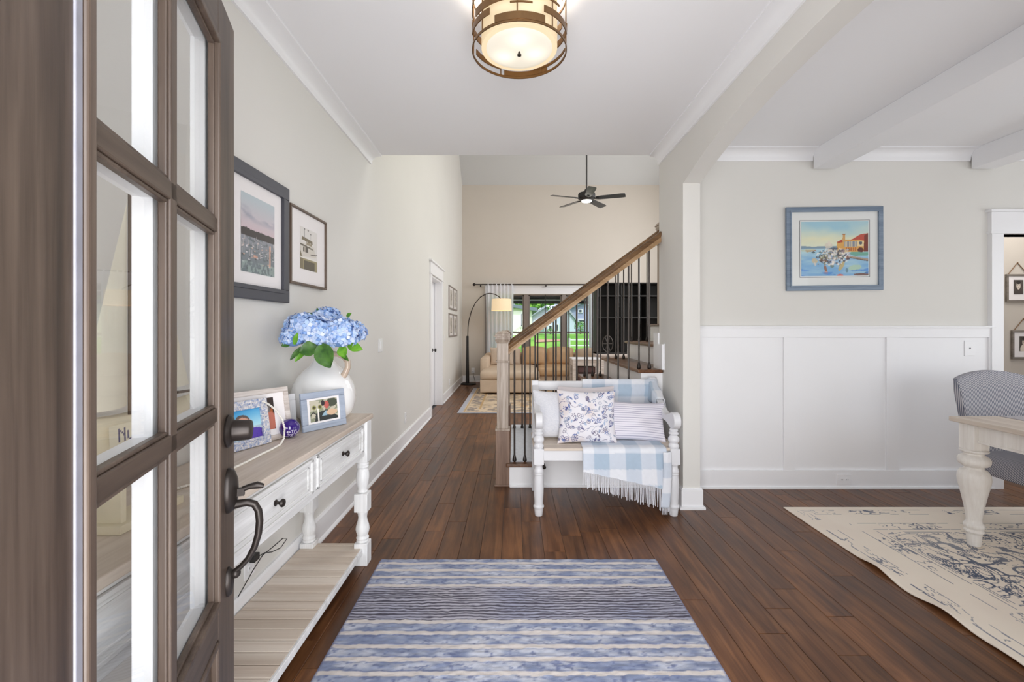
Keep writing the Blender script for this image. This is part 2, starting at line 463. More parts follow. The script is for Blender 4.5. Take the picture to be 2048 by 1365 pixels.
# crown (cove) mouldings
def crown(pr, h):
    pts = [(0, -h), (.012, -h), (.016, -h+.012)]
    for k in range(1, 8):
        a = PI/2*k/8
        pts.append((.016+(pr-.03)*(1-math.cos(a)), -h+.012+(h-.024)*math.sin(a)))
    return pts+[(pr-.012, -.012), (pr, -.01), (pr, 0), (0, 0)]
def extr(fn, prof, a, b):
    n = len(prof); m = MB()
    m.v = [fn(p, a) for p in prof]+[fn(p, b) for p in prof]
    m.f = [(i, (i+1) % n, n+(i+1) % n, n+i) for i in range(n)]+[tuple(range(n))[::-1], tuple(range(n, 2*n))]
    return m
struct('trim_1', extr(lambda p, t: (XL(t)+p[0], t, ZC+p[1]), crown(.095, .075), -.2, YE), M['trim'], 'white cove moulding along the top of the left wall', 'moulding', smooth=True)
struct('trim_2', extr(lambda p, t: (XR-p[0], t, ZC+p[1]), crown(.082, .082), .24, YE), M['trim'], 'white cove moulding along the arched header', 'moulding', smooth=True)
for i, (a, b) in enumerate(((PX1, 2.41), (2.592, 3.68), (3.862, 4.95))):
    struct('trim_%d' % (3+i), extr(lambda p, t: (t, 3.64-p[0], ZC+p[1]), crown(.085, .09), a, b), M['trim'], ['white cove moulding between arch and first beam', 'white cove moulding between the two beams', 'white cove moulding right of the second beam'][i], 'moulding', smooth=True)

# baseboards
def base_prof(h=.15, t=.016): return [(0, 0), (t+.013, 0), (t+.013, .008), (t+.004, .02), (t, .022), (t, h-.012), (t-.006, h), (0, h)]
struct('baseboard_left', extr(lambda p, t: (XL(t)+p[0], t, p[1]), base_prof(), .24, 6.47), M['trim'], 'tall white baseboard along the left foyer wall', 'baseboard')
struct('baseboard_great_left', extr(lambda p, t: (XL(t)+p[0], t, p[1]), base_prof(), 7.69, YB), M['trim'], 'white baseboard beyond the doorway on the left', 'baseboard')
struct('baseboard_back', extr(lambda p, t: (t, YB-p[0], p[1]), base_prof(), -1.25, 4.2), M['trim'], 'white baseboard under the far windows', 'baseboard')
q = MB()
for h0, h1, o_ in ((0, .02, .030), (.02, .138, .016), (.138, .15, .010)):
    q.box(PX0-o_, PX1+o_, 3.216-o_, 3.62, h0, h1)
struct('baseboard_pier', q, M['trim'], 'white plinth wrapped round the foot of the pier', 'baseboard', bevel=.002)
# small skirting return where the stair meets the wall end
struct('trim_6', MB().box(XR-.018, XR+.01, 3.62, 3.84, .955, 1.16).box(XR-.012, XR+.01, 3.74, 3.86, 1.16, 1.25).box(XR-.004, XR+.02, 3.60, 3.63, .955, 1.165), M['trim'], 'short white skirting step where the stair meets the pier', 'trim')

# wainscot
ws = struct('trim_7', label='white board and batten wainscot along the dining wall', cat='wainscot', loc=(1.33, 3.64, 0))
TZ = 1.306
panels = [(1.516, 2.169), (2.26, 2.995), (3.096, 3.82)]
stiles = [(1.332, 1.516), (2.169, 2.26), (2.995, 3.096), (3.82, 3.832)]
for a, b in panels: obj('panel', MB().box(a, b, 3.630, 3.64, .149, 1.217), M['trim'], ws)
for a, b in stiles: obj('batten', MB().box(a, b, 3.616, 3.64, .149, 1.217), M['trim'], ws, bevel=.0015)
obj('top_rail', MB().box(1.332, 3.85, 3.616, 3.64, 1.217, TZ-.012).box(1.332, 3.86, 3.600, 3.64, TZ-.012, TZ), M['trim'], ws, bevel=.0015)
obj('base_rail', MB().box(1.332, 3.85, 3.612, 3.64, .0, .149).box(1.332, 3.85, 3.60, 3.64, 0, .018), M['trim'], ws, bevel=.0015)
# casing of the doorway at the right
q = MB().box(3.83, 3.926, 3.605, 3.75, 0, OZ).box(4.845, 4.945, 3.605, 3.75, 0, OZ)
q.box(3.82, 4.96, 3.60, 3.75, OZ, OZ+.02).box(3.83, 4.945, 3.608, 3.75, OZ+.02, 2.225).box(3.81, 4.97, 3.59, 3.75, 2.225, 2.245)
struct('door_3', q, M['trim'], 'white cased doorway at the right edge of the dining room', 'doorway', bevel=.002)
struct('baseboard_passage', MB().box(3.4, 6.1, 4.90, 4.92, 0, .15), M['trim'])

# closet door in the left wall
d2 = struct('door_2', label='white cased doorway in the left wall beyond the foyer', cat='door', loc=(XL(7), 7.0, 0))
def lw(y0, y1, z0, z1, p0, p1, mb=None):
    mb = mb or MB()
    a, b = XL(y0), XL(y1)
    return mb.hexa([(a+p0,y0,z0),(a+p1,y0,z0),(b+p1,y1,z0),(b+p0,y1,z0),(a+p0,y0,z1),(a+p1,y0,z1),(b+p1,y1,z1),(b+p0,y1,z1)])
obj('casing', lw(6.47, 6.58, 0, DZ+.01, 0, .02), M['trim'], d2, bevel=.002)
obj('casing', lw(7.57, 7.69, 0, DZ+.01, 0, .02), M['trim'], d2, bevel=.002)
q = lw(6.45, 7.71, DZ+.01, DZ+.03, 0, .03); lw(6.47, 7.69, DZ+.03, DZ+.19, 0, .022, q); lw(6.43, 7.73, DZ+.19, DZ+.215, 0, .045, q)
obj('head_casing', q, M['trim'], d2, bevel=.002)
q = lw(DY0-.001, DY0+.02, 0, DZ, -.16, .005); lw(DY1-.02, DY1+.001, 0, DZ, -.16, .005, q); lw(DY0, DY1, DZ-.02, DZ+.001, -.16, .005, q); lw(DY1-.035, DY1-.02, 0, DZ-.02, -.10, -.085, q)
obj('jamb', q, M['trim'], d2)
dp = obj('door_panel', lw(DY0+.022, DY1-.022, .01, DZ-.022, -.155, -.12), M['trim'], d2, bevel=.002)
ky = 7.40
q = MB().lathe([(.028, 0), (.028, .008), (.010, .012), (.010, .035), (.024, .04), (.03, .052), (.024, .064), (.004, .068)], (XL(ky)-.12, ky, .93), 16, 'x')
obj('door_knob', q, M['black'], dp, smooth=True)

# great room windows
wt = struct('window_1', label='triple window unit with grey mullions in the far wall', cat='window', loc=(.75, YB, 0))
wins = [(-.58, .24), (.35, 1.157), (1.254, 2.07)]
obj('head_casing', MB().box(-.70, 2.19, YB-.025, YB, WZ1+.01, 2.315), M['trim'], wt, bevel=.002)
obj('mullion', MB().box(.24, .35, YB-.01, YB+.12, WZ0, WZ1), M['taupe'], wt, bevel=.003)
obj('mullion', MB().box(1.157, 1.254, YB-.01, YB+.12, WZ0, WZ1), M['taupe'], wt, bevel=.003)
obj('casing', MB().box(-.70, -.58, YB-.02, YB+.1, WZ0, WZ1+.01), M['taupe'], wt)
obj('casing', MB().box(2.07, 2.19, YB-.02, YB+.1, WZ0, WZ1+.01), M['taupe'], wt)
obj('sill', MB().box(-.72, 2.21, YB-.05, YB+.14, WZ0-.03, WZ0), M['trim'], wt, bevel=.003)
for a, b in wins:
    q = MB()
    for z0, z1, y in ((1.19-.02, WZ1, YB+.05), (WZ0, 1.19+.02, YB+.08)):
        w = .032
        q.box(a, a+w, y, y+.03, z0, z1).box(b-w, b, y, y+.03, z0, z1).box(a, b, y, y+.03, z0, z0+w).box(a, b, y, y+.03, z1-w, z1)
    sash = obj('sash', q, M['taupe'], wt, bevel=.002)
    obj('pane', MB().box(a+.02, b-.02, YB+.062, YB+.066, 1.19, WZ1-.02), M['glass'], sash)
    obj('pane', MB().box(a+.02, b-.02, YB+.092, YB+.096, WZ0+.02, 1.19), M['glass'], sash)
obj('centre_bar', MB().box(.752, .768, YB+.04, YB+.09, 1.19, WZ1), M['black'], wt)

# ================================================================== FRONT DOOR (open, exterior face towards us)
d0 = .33
dh = struct('door_1', label='dark stained front door with six panes, standing open at the left', cat='door', loc=(-.286-.362*d0+ -.0, d0, 0))
# the face line passes X = -.684 at Y = 1.10 with slope -.362
dh.location = (-.684-.362*(d0-1.1), d0, 0)
ang = math.atan2(.9403, -.3404)
DW, DT, DB_ = .819, 2.017, .012
def dobj(name, mb, m, parent=None, **k):
    """door-local mesh: x along the width, y into the door, z up"""
    o = obj(name, mb, m, None, **k); o.parent = parent or dh
    return o
S0, SM0, SM1, S1 = .1755, .409, .437, .670
rows = [.705, 1.09, 1.12, 1.495, 1.525, 1.90]
FT = .018
def bothlayers(name, boxes, wm):
    q = MB()
    for (a, b, z0, z1) in boxes: q.box(a, b, 0, FT, z0, z1)
    f_ = dobj(name, q, wm, bevel=.0025)
    w_ = MB()
    for (a, b, z0, z1) in boxes: w_.box(a, b, FT+.006, .052, z0, z1)
    o = dobj('interior_face', w_, M['trim'], f_, bevel=.002); o['label'] = 'white painted inner face'
    return f_
bothlayers('stile', [(0, S0-.02, DB_, DT)], M['door_wood'])
bothlayers('stile', [(S1+.008, DW, DB_, DT)], M['door_wood'])
bothlayers('top_rail', [(S0-.02, S1+.008, 1.908, DT)], M['door_wood_x'])
bothlayers('lock_rail', [(S0-.02, S1+.008, .62, .697)], M['door_wood_x'])
bothlayers('bottom_rail', [(S0-.02, S1+.008, DB_, .22)], M['door_wood_x'])
bothlayers('muntin', [(SM0, SM1, rows[0], rows[5])], M['door_wood'])
bothlayers('muntin', [(S0-.01, S1+.002, rows[1], rows[2])], M['door_wood_x'])
bothlayers('muntin', [(S0-.01, S1+.002, rows[3], rows[4])], M['door_wood_x'])
glint_m = plain('painted_sky_glint', srgb(140, 140, 150), .5, .08, 30)  # pale colour paints the sky's reflection on the door moulding
dobj('sky_glint_strip', MB().box(S0-.034, S0-.0195, -.002, .012, .705, 1.9), glint_m, bevel=.002)['label'] = 'silvery sky reflection painted along the glazing moulding'
q = MB()
for a, b, z0, z1 in ((S0-.019, S0, .69, 1.915), (S1, S1+.012, .69, 1.915)):
    q.box(a, b, -.006, .012, z0, z1)
for z in (1.90, .69): q.box(S0-.019, S1+.012, -.006, .012, z, z+.015)
dobj('glazing_bead', q, M['door_wood'], bevel=.004, seg=3)
q = MB()
for r0, r1 in ((rows[0], rows[1]), (rows[2], rows[3]), (rows[4], rows[5])):
    for a, b in ((S0, SM0), (SM1, S1)):
        w = .007
        q.box(a, a+w, .004, .016, r0, r1).box(b-w, b, .004, .016, r0, r1).box(a, b, .004, .016, r0, r0+w).box(a, b, .004, .016, r1-w, r1)
dobj('pane_bead', q, M['door_wood'], bevel=.002)
for r0, r1 in ((rows[0], rows[1]), (rows[2], rows[3]), (rows[4], rows[5])):
    for a, b in ((S0-.01, SM0+.005), (SM1-.005, S1+.01)):
        dobj('pane', MB().box(a, b, FT, FT+.006, r0-.01, r1+.01), M['glass'])
# raised bottom panel
q = MB().box(S0-.02, S1+.008, .010, .045, .22, .62)
a, b, z0, z1 = S0+.01, S1-.022, .25, .59
q.hexa([(a,.010,z0),(b,.010,z0),(b,.010,z1),(a,.010,z1),(a+.05,-.002,z0+.05),(b-.05,-.002,z0+.05),(b-.05,-.002,z1-.05),(a+.05,-.002,z1-.05)])
dobj('raised_panel', q, M['door_wood'], bevel=.002)
q = MB()
for a, b, z0, z1 in ((S0-.02, S0-.005, .22, .62), (S1-.007, S1+.008, .22, .62), (S0-.02, S1+.008, .22, .235), (S0-.02, S1+.008, .605, .62)):
    q.box(a, b, -.004, .012, z0, z1)
dobj('panel_moulding', q, M['door_wood'], bevel=.004, seg=3)
# deadbolt and handle set
hs = .756
def ylathe(prof, z, s=hs, n=28, sx=1, sz=1):
    m = MB()
    v = []
    for r, h in prof:
        for k in range(n):
            a = 2*PI*k/n; v.append((s+r*math.cos(a)*sx, -h, z+r*math.sin(a)*sz))
    f = []
    for i in range(len(prof)-1):
        for k in range(n): f.append((i*n+k, i*n+(k+1) % n, (i+1)*n+(k+1) % n, (i+1)*n+k))
    f += [tuple(range(n)), tuple((len(prof)-1)*n+k for k in range(n))]
    return m.add(v, f)
db = dobj('deadbolt', ylathe([(.037, 0), (.038, .004), (.034, .009), (.029, .011), (.025, .013), (.023, .045), (.021, .049), (.002, .050)], 1.052), M['bronze'], smooth=True)
hset = dobj('handle_plate', ylathe([(.03, 0), (.030, .006), (.027, .013), (.018, .019), (.002, .021)], .914, sx=1.05, sz=1.72), M['bronze'], smooth=True)
q = MB().box(hs-.006, hs+.006, -.034, -.015, .900, .917)
q.tube([(hs, -.030, .914), (hs+.002, -.044, .918), (hs+.002, -.060, .9195), (hs+.001, -.074, .916)], [.006, .0065, .0085, .005], 10)
dobj('thumb_lever', q, M['bronze'], hset, smooth=True)
pts = [(-.004, .879), (-.022, .881), (-.040, .882), (-.055, .876), (-.063, .860), (-.0655, .835), (-.063, .805), (-.055, .775), (-.042, .750), (-.028, .735), (-.012, .722)]
rr = [.011, .0095, .0088, .0085, .0083, .0082, .0078, .0072, .0066, .006, .0065]
dobj('grip', MB().tube([(hs, y, z) for y, z in pts], rr, 12), M['bronze'], hset, smooth=True)
q = ylathe([(.021, 0), (.021, .004), (.017, .010), (.002, .013)], .703, sx=.95, sz=1.6)
q.sphere((hs, -.016, .720), .011)
dobj('lower_plate', q, M['bronze'], smooth=True)
dh.rotation_euler = (0, 0, ang)

# ================================================================== FOYER OBJECTS
# ---- ceiling light
cl = thing('ceiling_light', 'round semi-flush ceiling light with bronze strip cage and cream glass', 'ceiling light', (.0225, 1.905, ZC))
LX, LY, LB, LR = .0225, 1.905, 2.456, .2
t = NT('lit_cream_shade'); t.col(srgb(196, 184, 160)); t.set(rough=.8); t.emit(srgb(255, 222, 172), .40); shade_m = t.m
t = NT('lit_frosted_glass'); t.set(rough=.5)
t.col(srgb(170, 166, 158)); gpos = t.n('ShaderNodeNewGeometry').outputs['Position']
sumv = None
for ax, ay in ((0, -.075), (-.065, .04), (.065, .02)):
    vs = t.n('ShaderNodeVectorMath', operation='DISTANCE'); t.l(gpos, vs.inputs[0]); vs.inputs[1].default_value = (LX+ax, LY+ay, LB+.02)
    e = t.math('POWER', 2.718, t.math('MULTIPLY', t.math('POWER', t.math('DIVIDE', vs.outputs['Value'], .045), 2.0), -1.0))
    sumv = e if sumv is None else t.math('ADD', sumv, e)
t.b.inputs['Emission Color'].default_value = srgb(255, 244, 222)
t.l(t.math('ADD', .44, t.math('MULTIPLY', sumv, .34)), t.b.inputs['Emission Strength']); frost_m = t.m
obj('canopy', MB().lathe([(.07, -.001), (.07, -.02), (.06, -.03), (.012, -.035), (.012, -.06)], (LX, LY, ZC), 28), M['brass'], cl, smooth=True)
obj('drum_shade', MB().lathe([(.16, LB+.015), (.16, LB+.215), (.157, LB+.215), (.157, LB+.017)], (LX, LY, 0), 48), shade_m, cl, smooth=True)
dg = obj('glass_diffuser', MB().lathe([(.002, LB+.005), (.06, LB+.006), (.115, LB+.010), (.139, LB+.014), (.143, LB+.019), (.139, LB+.021), (.002, LB+.021)], (LX, LY, 0), 48), frost_m, cl, smooth=True)
bulb = bpy.data.lights.new('ceiling_light_bulbs', 'POINT'); bulb.energy = 5; bulb.shadow_soft_size = .05; bulb.color = (1.0, .93, .84)
bo = bpy.data.objects.new('bulb_glow', bulb); C.objects.link(bo); bo.parent = cl; bo.location = (0, 0, LB+.12-ZC)
obj('finial', MB().lathe([(.004, LB+.008), (.0055, LB-.002), (.0085, LB-.006), (.0085, LB-.012), (.003, LB-.014)], (LX, LY, 0), 16), M['bronze'], dg, smooth=True)
def ring(z0, z1, ri, ro, a0=0, a1=2*PI, n=64, full=True):
    m = MB(); k = n if full else n
    for i in range(n+(0 if full else 1)):
        a = a0+(a1-a0)*i/n
        # angle 0 faces the front door (-y), positive to the right
        cx, sy = math.sin(a), -math.cos(a)
        m.v += [(LX+ri*cx, LY+ri*sy, z0), (LX+ro*cx, LY+ro*sy, z0), (LX+ro*cx, LY+ro*sy, z1), (LX+ri*cx, LY+ri*sy, z1)]
    N = len(m.v)//4
    for i in range(n):
        j = (i+1) % N
        for q_ in range(4): m.f.append((i*4+q_, i*4+(q_+1) % 4, j*4+(q_+1) % 4, j*4+q_))
    if not full: m.f += [(0, 1, 2, 3), ((N-1)*4+3, (N-1)*4+2, (N-1)*4+1, (N-1)*4)]
    return m
obj('cage_ring', ring(LB, LB+.010, LR-.004, LR), M['brass'], cl, smooth=True)
obj('cage_ring', ring(LB+.222, LB+.232, LR-.004, LR), M['brass'], cl, smooth=True)
for a in (-48, -3, 40, 92, 150, 205, 262):
    a = math.radians(a); m = MB(); cx, sy = math.sin(a), -math.cos(a)
    m.tube([(LX+(LR-.002)*cx, LY+(LR-.002)*sy, LB+.005), (LX+(LR-.002)*cx, LY+(LR-.002)*sy, LB+.228)], .0028, 8)
    obj('cage_bar', m, M['brass'], cl, smooth=True)
for a0, a1, z, h in ((-29, 29, .008, .030), (-80, -36, .052, .026), (-62, 6, .088, .030), (-11, 14, .072, .006), (28, 78, .052, .026), (24, 52, .108, .008), (10, 60, .150, .03),
                     (-75, -20, .168, .03), (-30, 30, .196, .012), (84, 130, .085, .028), (100, 160, .03, .012), (140, 200, .012, .022), (168, 215, .09, .012), (205, 250, .035, .024), (225, 275, .10, .03), (250, 290, .16, .02), (110, 190, .15, .03)):
    obj('cage_strip', ring(LB+z, LB+z+h, LR-.003, LR+.001, math.radians(a0), math.radians(a1), 24, False), M['brass'], cl)

# ---- striped entry rug
RX0, RX1, RY0, RY1 = -.742, .792, .42, 2.497
NX, NY = 190, 560
def rugcol(X, Y):
    d = Y
    wob = (fbm(X*9, Y*9, 3)-.5)*.010+(fbm(X*40, Y*40, 4)-.5)*.006
    yw = d+wob
    per = (2.497-yw) % .84+0.0       # pattern repeats down the rug
    n1 = fbm(X*14, Y*34, 11, 4); n2 = fbm(X*55, Y*85, 12, 3); n3 = fbm(X*3, Y*3, 9)
    blue = mixn(rgb(134, 146, 178), rgb(204, 208, 222), np.clip((n1-.5)*2.6+.5+(n3-.5)*.9, 0, 1))
    blue = mixn(blue, rgb(96, 108, 150), np.clip((n2-.60)*5, 0, .75))
    cream = mixn(rgb(232, 224, 218), rgb(214, 206, 204), n2)
    dark = rgb(56, 50, 62); dk2 = mixn(rgb(96, 98, 128), rgb(58, 52, 66), n1)
    c = blue.copy()
    for s in (.050, .120, .186, .260, .536, .609, .689, .758, .830):
        c = mixn(c, cream, np.clip((.0125-np.abs(per-s))/.003, 0, 1))
        e = np.abs(np.abs(per-s)-.015); c = mixn(c, rgb(96, 104, 146), np.clip((.0022-e)/.0015, 0, .5))
    reg = (per > .273) & (per < .524)
    ph = (per-.273)/.0193+(fbm(X*5, Y*30, 31, 2)-.5)*.9
    st = np.abs((ph % 1)-.5)*2
    lines = np.clip((st-.40)*3.5, 0, 1)*np.clip(.45+fbm(X*7, Y*60, 33, 2)*1.1, 0, 1)
    lt = mixn(rgb(200, 194, 200), rgb(156, 162, 190), n3*1.3-.2)
    band = mixn(lt, mixn(dark*np.ones_like(lt), dk2, n1), lines)
    c = np.where(reg[:, None], band, c)
    c = c*.90
    ed = np.minimum(X-RX0, RX1-X)
    c = mixn(c, rgb(120, 124, 158), np.clip((.010-ed)/.003, 0, .9))
    return c
def rugz(X, Y): return .011+(fbm(X*40, Y*70, 21, 2)-.5)*.005
q = MB().grid(lambda u, v: (RX0+(RX1-RX0)*u, RY0+(RY1-RY0)*v, 0), NX, NY)
A = np.array(q.v); A[:, 2] = rugz(A[:, 0], A[:, 1]); ee = np.minimum(np.minimum(A[:, 0]-RX0, RX1-A[:, 0]), np.minimum(A[:, 1]-RY0, RY1-A[:, 1]))
A[:, 2] = np.where(ee < .004, .001, A[:, 2]); q.v = [tuple(p) for p in A]; q.col = rugcol(A[:, 0], A[:, 1])
M['rugv'] = vcol('woven_stripe_pile', .95, .5, 500, sheen=.1)
tag(obj('striped_rug', q, M['rugv'], loc=((RX0+RX1)/2, (RY0+RY1)/2, 0), fix=False, smooth='full'), 'blue, grey and cream striped rug inside the front door', 'rug')

# ---- console table
CT, CXF, CXB, CY0, CY1 = .81, -.794, -1.168, .62, 2.54
co = thing('console_table', 'long distressed white console table with turned legs and slatted lower shelf', 'console table', (-.98, 1.6, 0))
obj('table_top', MB().box(CXB, CXF, CY0, CY1, CT-.026, CT), M['beige_top_y'], co, bevel=.004)
def sq_leg(x, y, s=.036):
    q = MB()
    q.box(x-s, x+s, y-s, y+s, .56, CT-.026)
    q.box(x-s, x+s, y-s, y+s, .29, .39)
    q.box(x-s, x+s, y-s, y+s, 0, .120)
    up = [(.022,.39),(.029,.396),(.024,.408),(.026,.42),(.033,.45),(.036,.475),(.034,.50),(.026,.522),(.03,.527),(.034,.533),(.03,.54),(.034,.546),(.03,.553),(.028,.56)]
    lo = [(.03,.12),(.034,.127),(.03,.135),(.035,.142),(.031,.15),(.028,.157),(.034,.175),(.037,.19),(.034,.21),(.026,.235),(.023,.255),(.026,.275),(.03,.283),(.03,.29)]
    q.lathe(up, (x, y, 0), 24); q.lathe(lo, (x, y, 0), 24)
    return q
for lx in (-.831, -1.125):
    for ly in (2.471, .69):
        obj('leg', sq_leg(lx, ly), M['white_leg'], co, smooth=True, bevel=.003)
ax = -.807
obj('apron', MB().box(ax-.02, ax, .726, 2.435, .60, .628).box(ax-.02, ax, .726, 2.435, .77, CT-.026).box(ax-.02, ax, 1.80, 1.838, .628, .77)
    .box(ax-.02, ax, 1.20, 1.238, .628, .77).box(ax-.02, ax, .726, .745, .628, .77).box(ax-.02, ax, 2.395, 2.435, .628, .77)
    .box(-1.16, -1.14, .726, 2.435, .60, CT-.026).box(-1.11, -.845, 2.46, 2.48, .60, CT-.026).box(-1.11, -.845, .68, .70, .60, CT-.026)
    , M['white_wood'], co, bevel=.002)
for a, b in ((1.84, 2.393), (1.24, 1.798), (.747, 1.198)):
    q = MB().box(ax-.018, ax+.001, a, b, .63, .768)
    for (y0, y1, z0, z1) in ((a, b, .63, .642), (a, b, .756, .768), (a, a+.012, .63, .768), (b-.012, b, .63, .768)): q.box(ax, ax+.007, y0, y1, z0, z1)
    for (y0, y1, z0, z1) in ((a+.035, b-.035, .652, .66), (a+.035, b-.035, .738, .746), (a+.035, a+.043, .652, .746), (b-.043, b-.035, .652, .746)): q.box(ax, ax+.005, y0, y1, z0, z1)
    dr = obj('drawer', q, M['white_wood'], co, bevel=.002)
    k = MB().lathe([(.010, 0), (.011, .003), (.006, .006), (.005, .014), (.010, .018), (.0145, .024), (.012, .030), (.003, .033)], (ax+.001, (a+b)/2, .70), 18, 'x')
    obj('knob', k, M['bronze'], dr, smooth=True)
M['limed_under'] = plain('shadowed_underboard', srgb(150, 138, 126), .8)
SX0, SX1 = -1.16, -.818
y = .66
while y < 2.50:
    y1 = min(y+.0578, 2.50)
    obj('shelf_slat', MB().box(SX0, SX1-.012, y, y1, .072, .096), M['slat'], co, bevel=.002, seg=1)
    y += .0625
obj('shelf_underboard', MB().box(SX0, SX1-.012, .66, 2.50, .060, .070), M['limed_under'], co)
obj('shelf_edge', MB().box(SX1-.012, SX1, .66, 2.50, .066, .096), M['white_leg'], co, bevel=.002)

# ---- painted print helpers
def ell(U, V, cx, cy, rx, ry, rot=0):
    c, s = math.cos(rot), math.sin(rot); x = (U-cx)*c+(V-cy)*s; y = -(U-cx)*s+(V-cy)*c
    return (x/rx)**2+(y/ry)**2 < 1
def put(c, mask, col, f=1.0):
    c[mask] = c[mask]*(1-f)+np.asarray(col)*f
def inpoly(U, V, pts):
    r = np.zeros(U.shape, bool); n = len(pts)
    for i in range(n):
        x1, y1 = pts[i]; x2, y2 = pts[(i+1) % n]
        if y1 == y2: continue
        cnd = ((y1 > V) != (y2 > V)) & (U < (x2-x1)*(V-y1)/(y2-y1)+x1); r ^= cnd
    return r
def art_harbor(U, V):
    c = mixn(rgb(214, 190, 196), rgb(186, 198, 204), (V-.52)/.45)
    cl_ = fbm(U*3+V*2, V*9, 5); c = mixn(c, rgb(150, 152, 168), np.clip((cl_-.52)*5, 0, 1)*np.clip(1-np.abs(V-.76)/.12, 0, 1))
    w = V < .50
    wat = mixn(rgb(104, 118, 122), rgb(150, 150, 158), V/.5)
    wat = mixn(wat, rgb(86, 98, 100), np.clip((fbm(U*12, V*40, 6)-.55)*4, 0, .7))
    c = np.where(w[:, None], wat, c)
    tl = .50+.05*fbm(U*9, U*0, 8)+.02*fbm(U*30, U*0, 2)
    put(c, (V > .46) & (V < tl+.02), rgb(58, 50, 48))
    r_ = random.Random(3)
    for k in range(70):
        v = r_.uniform(.12, .45); s = .012+(.45-v)*.05; u = r_.random()
        put(c, ell(U, V, u, v, s*1.3, s*.32), [rgb(70, 64, 72), rgb(214, 206, 208), rgb(206, 170, 150), rgb(226, 220, 222)][k % 4], .85)
        if k % 2 == 0: put(c, (np.abs(U-u) < .003) & (V > v) & (V < v+s*4), rgb(220, 206, 200), .6)
    put(c, (np.abs(U-.85) < .018) & (V > .12) & (V < .42), rgb(232, 170, 140), .8)
    put(c, ell(U, V, .4, .22, .07, .02), rgb(224, 160, 130), .7)
    put(c, (V < .14) & (fbm(U*20, V*20, 9) > .5), rgb(160, 176, 170), .7)
    return c
def art_yacht(U, V):
    c = np.ones((U.size, 3))*rgb(226, 222, 218)
    put(c, (V < .30), rgb(150, 140, 100)); put(c, (V < .22) & (U > .2) & (U < .85), rgb(74, 66, 44)); put(c, (U < .16) & (V < .45), rgb(120, 108, 74))
    put(c, (V > .26) & (V < .30), rgb(236, 232, 224))
    put(c, inpoly(U, V, [(.05, .62), (.8, .60), (.95, .36), (.1, .30), (.0, .45)]), rgb(214, 208, 198))
    put(c, inpoly(U, V, [(.1, .78), (.7, .74), (.72, .66), (.08, .70)]), rgb(110, 98, 70))
    put(c, inpoly(U, V, [(.35, .68), (.66, .66), (.68, .60), (.34, .61)]), rgb(150, 138, 112))
    put(c, inpoly(U, V, [(.0, .60), (.7, .56), (.78, .52), (.0, .56)]), rgb(84, 74, 56))
    put(c, (U > .16) & (U < .44) & (V > .42) & (V < .54), rgb(70, 62, 48)); put(c, (U > .24) & (U < .28) & (V > .42) & (V < .54), rgb(214, 206, 190))
    put(c, (np.abs(U-.24) < .012) & (V > .74) & (V < .98), rgb(130, 124, 118)); put(c, (np.abs(U-.6) < .012) & (V > .72) & (V < .92), rgb(130, 124, 118))
    put(c, ell(U, V, .24, .97, .04, .015), rgb(60, 56, 52)); put(c, ell(U, V, .45, .965, .04, .015), rgb(60, 56, 52)); put(c, ell(U, V, .6, .90, .05, .012), rgb(90, 86, 80))
    put(c, (np.abs(V-.40-.1*(U-.7)) < .012) & (U > .6), rgb(90, 84, 76))
    return c
def art_sepia(seed):
    def f(U, V):
        c = np.ones((U.size, 3))*rgb(206, 200, 192); n = fbm(U*6, V*5, seed, 3)
        put(c, (n > .5) & (np.abs(U-.5) < .3) & (np.abs(V-.45) < .35), rgb(120, 112, 102)); put(c, (n > .62) & (np.abs(U-.5) < .3), rgb(80, 74, 68)); return c
    return f
def art_portrait(seed, dress):
    def f(U, V):
        c = np.ones((U.size, 3))*rgb(60, 54, 50); n = fbm(U*5, V*5, seed)
        c = mixn(c, rgb(96, 88, 80), n)
        put(c, ell(U, V, .5, .12, .42, .34), rgb(*dress)); put(c, ell(U, V, .5, .60, .21, .26), rgb(216, 204, 190))
        put(c, ell(U, V, .5, .82, .23, .12), rgb(46, 40, 38)); put(c, ell(U, V, .42, .62, .035, .02), rgb(60, 50, 46)); put(c, ell(U, V, .58, .62, .035, .02), rgb(60, 50, 46))
        put(c, ell(U, V, .5, .48, .07, .018), rgb(140, 110, 100)); put(c, ell(U, V, .5, .55, .02, .05), rgb(196, 180, 164)); return c
    return f
def art_selfie(U, V):
    c = mixn(rgb(190, 232, 244), rgb(64, 160, 220), (V-.35)*1.5+(.5-U)*.3)
    w = V < .42; c = np.where(w[:, None], mixn(rgb(150, 186, 206), rgb(226, 234, 236), fbm(U*6, V*22, 3)), c)
    put(c, inpoly(U, V, [(.42, 0), (1, 0), (1, .22), (.8, .33), (.62, .36), (.44, .14)]), rgb(88, 60, 170))
    put(c, (fbm(U*14, V*8, 4) > .62) & (V < .3) & (U > .5), rgb(70, 44, 140), .7)
    put(c, ell(U, V, .36, .42, .20, .34, -.25), rgb(206, 150, 128)); put(c, ell(U, V, .32, .70, .2, .13, -.2), rgb(96, 80, 76)); put(c, ell(U, V, .33, .62, .17, .12, -.2), rgb(212, 160, 138))
    put(c, ell(U, V, .27, .50, .055, .05), rgb(140, 90, 92), .8); put(c, ell(U, V, .42, .52, .055, .05), rgb(140, 90, 92), .8)
    put(c, ell(U, V, .35, .40, .03, .07), rgb(222, 172, 150)); put(c, ell(U, V, .36, .28, .09, .02), rgb(230, 214, 206)); return c
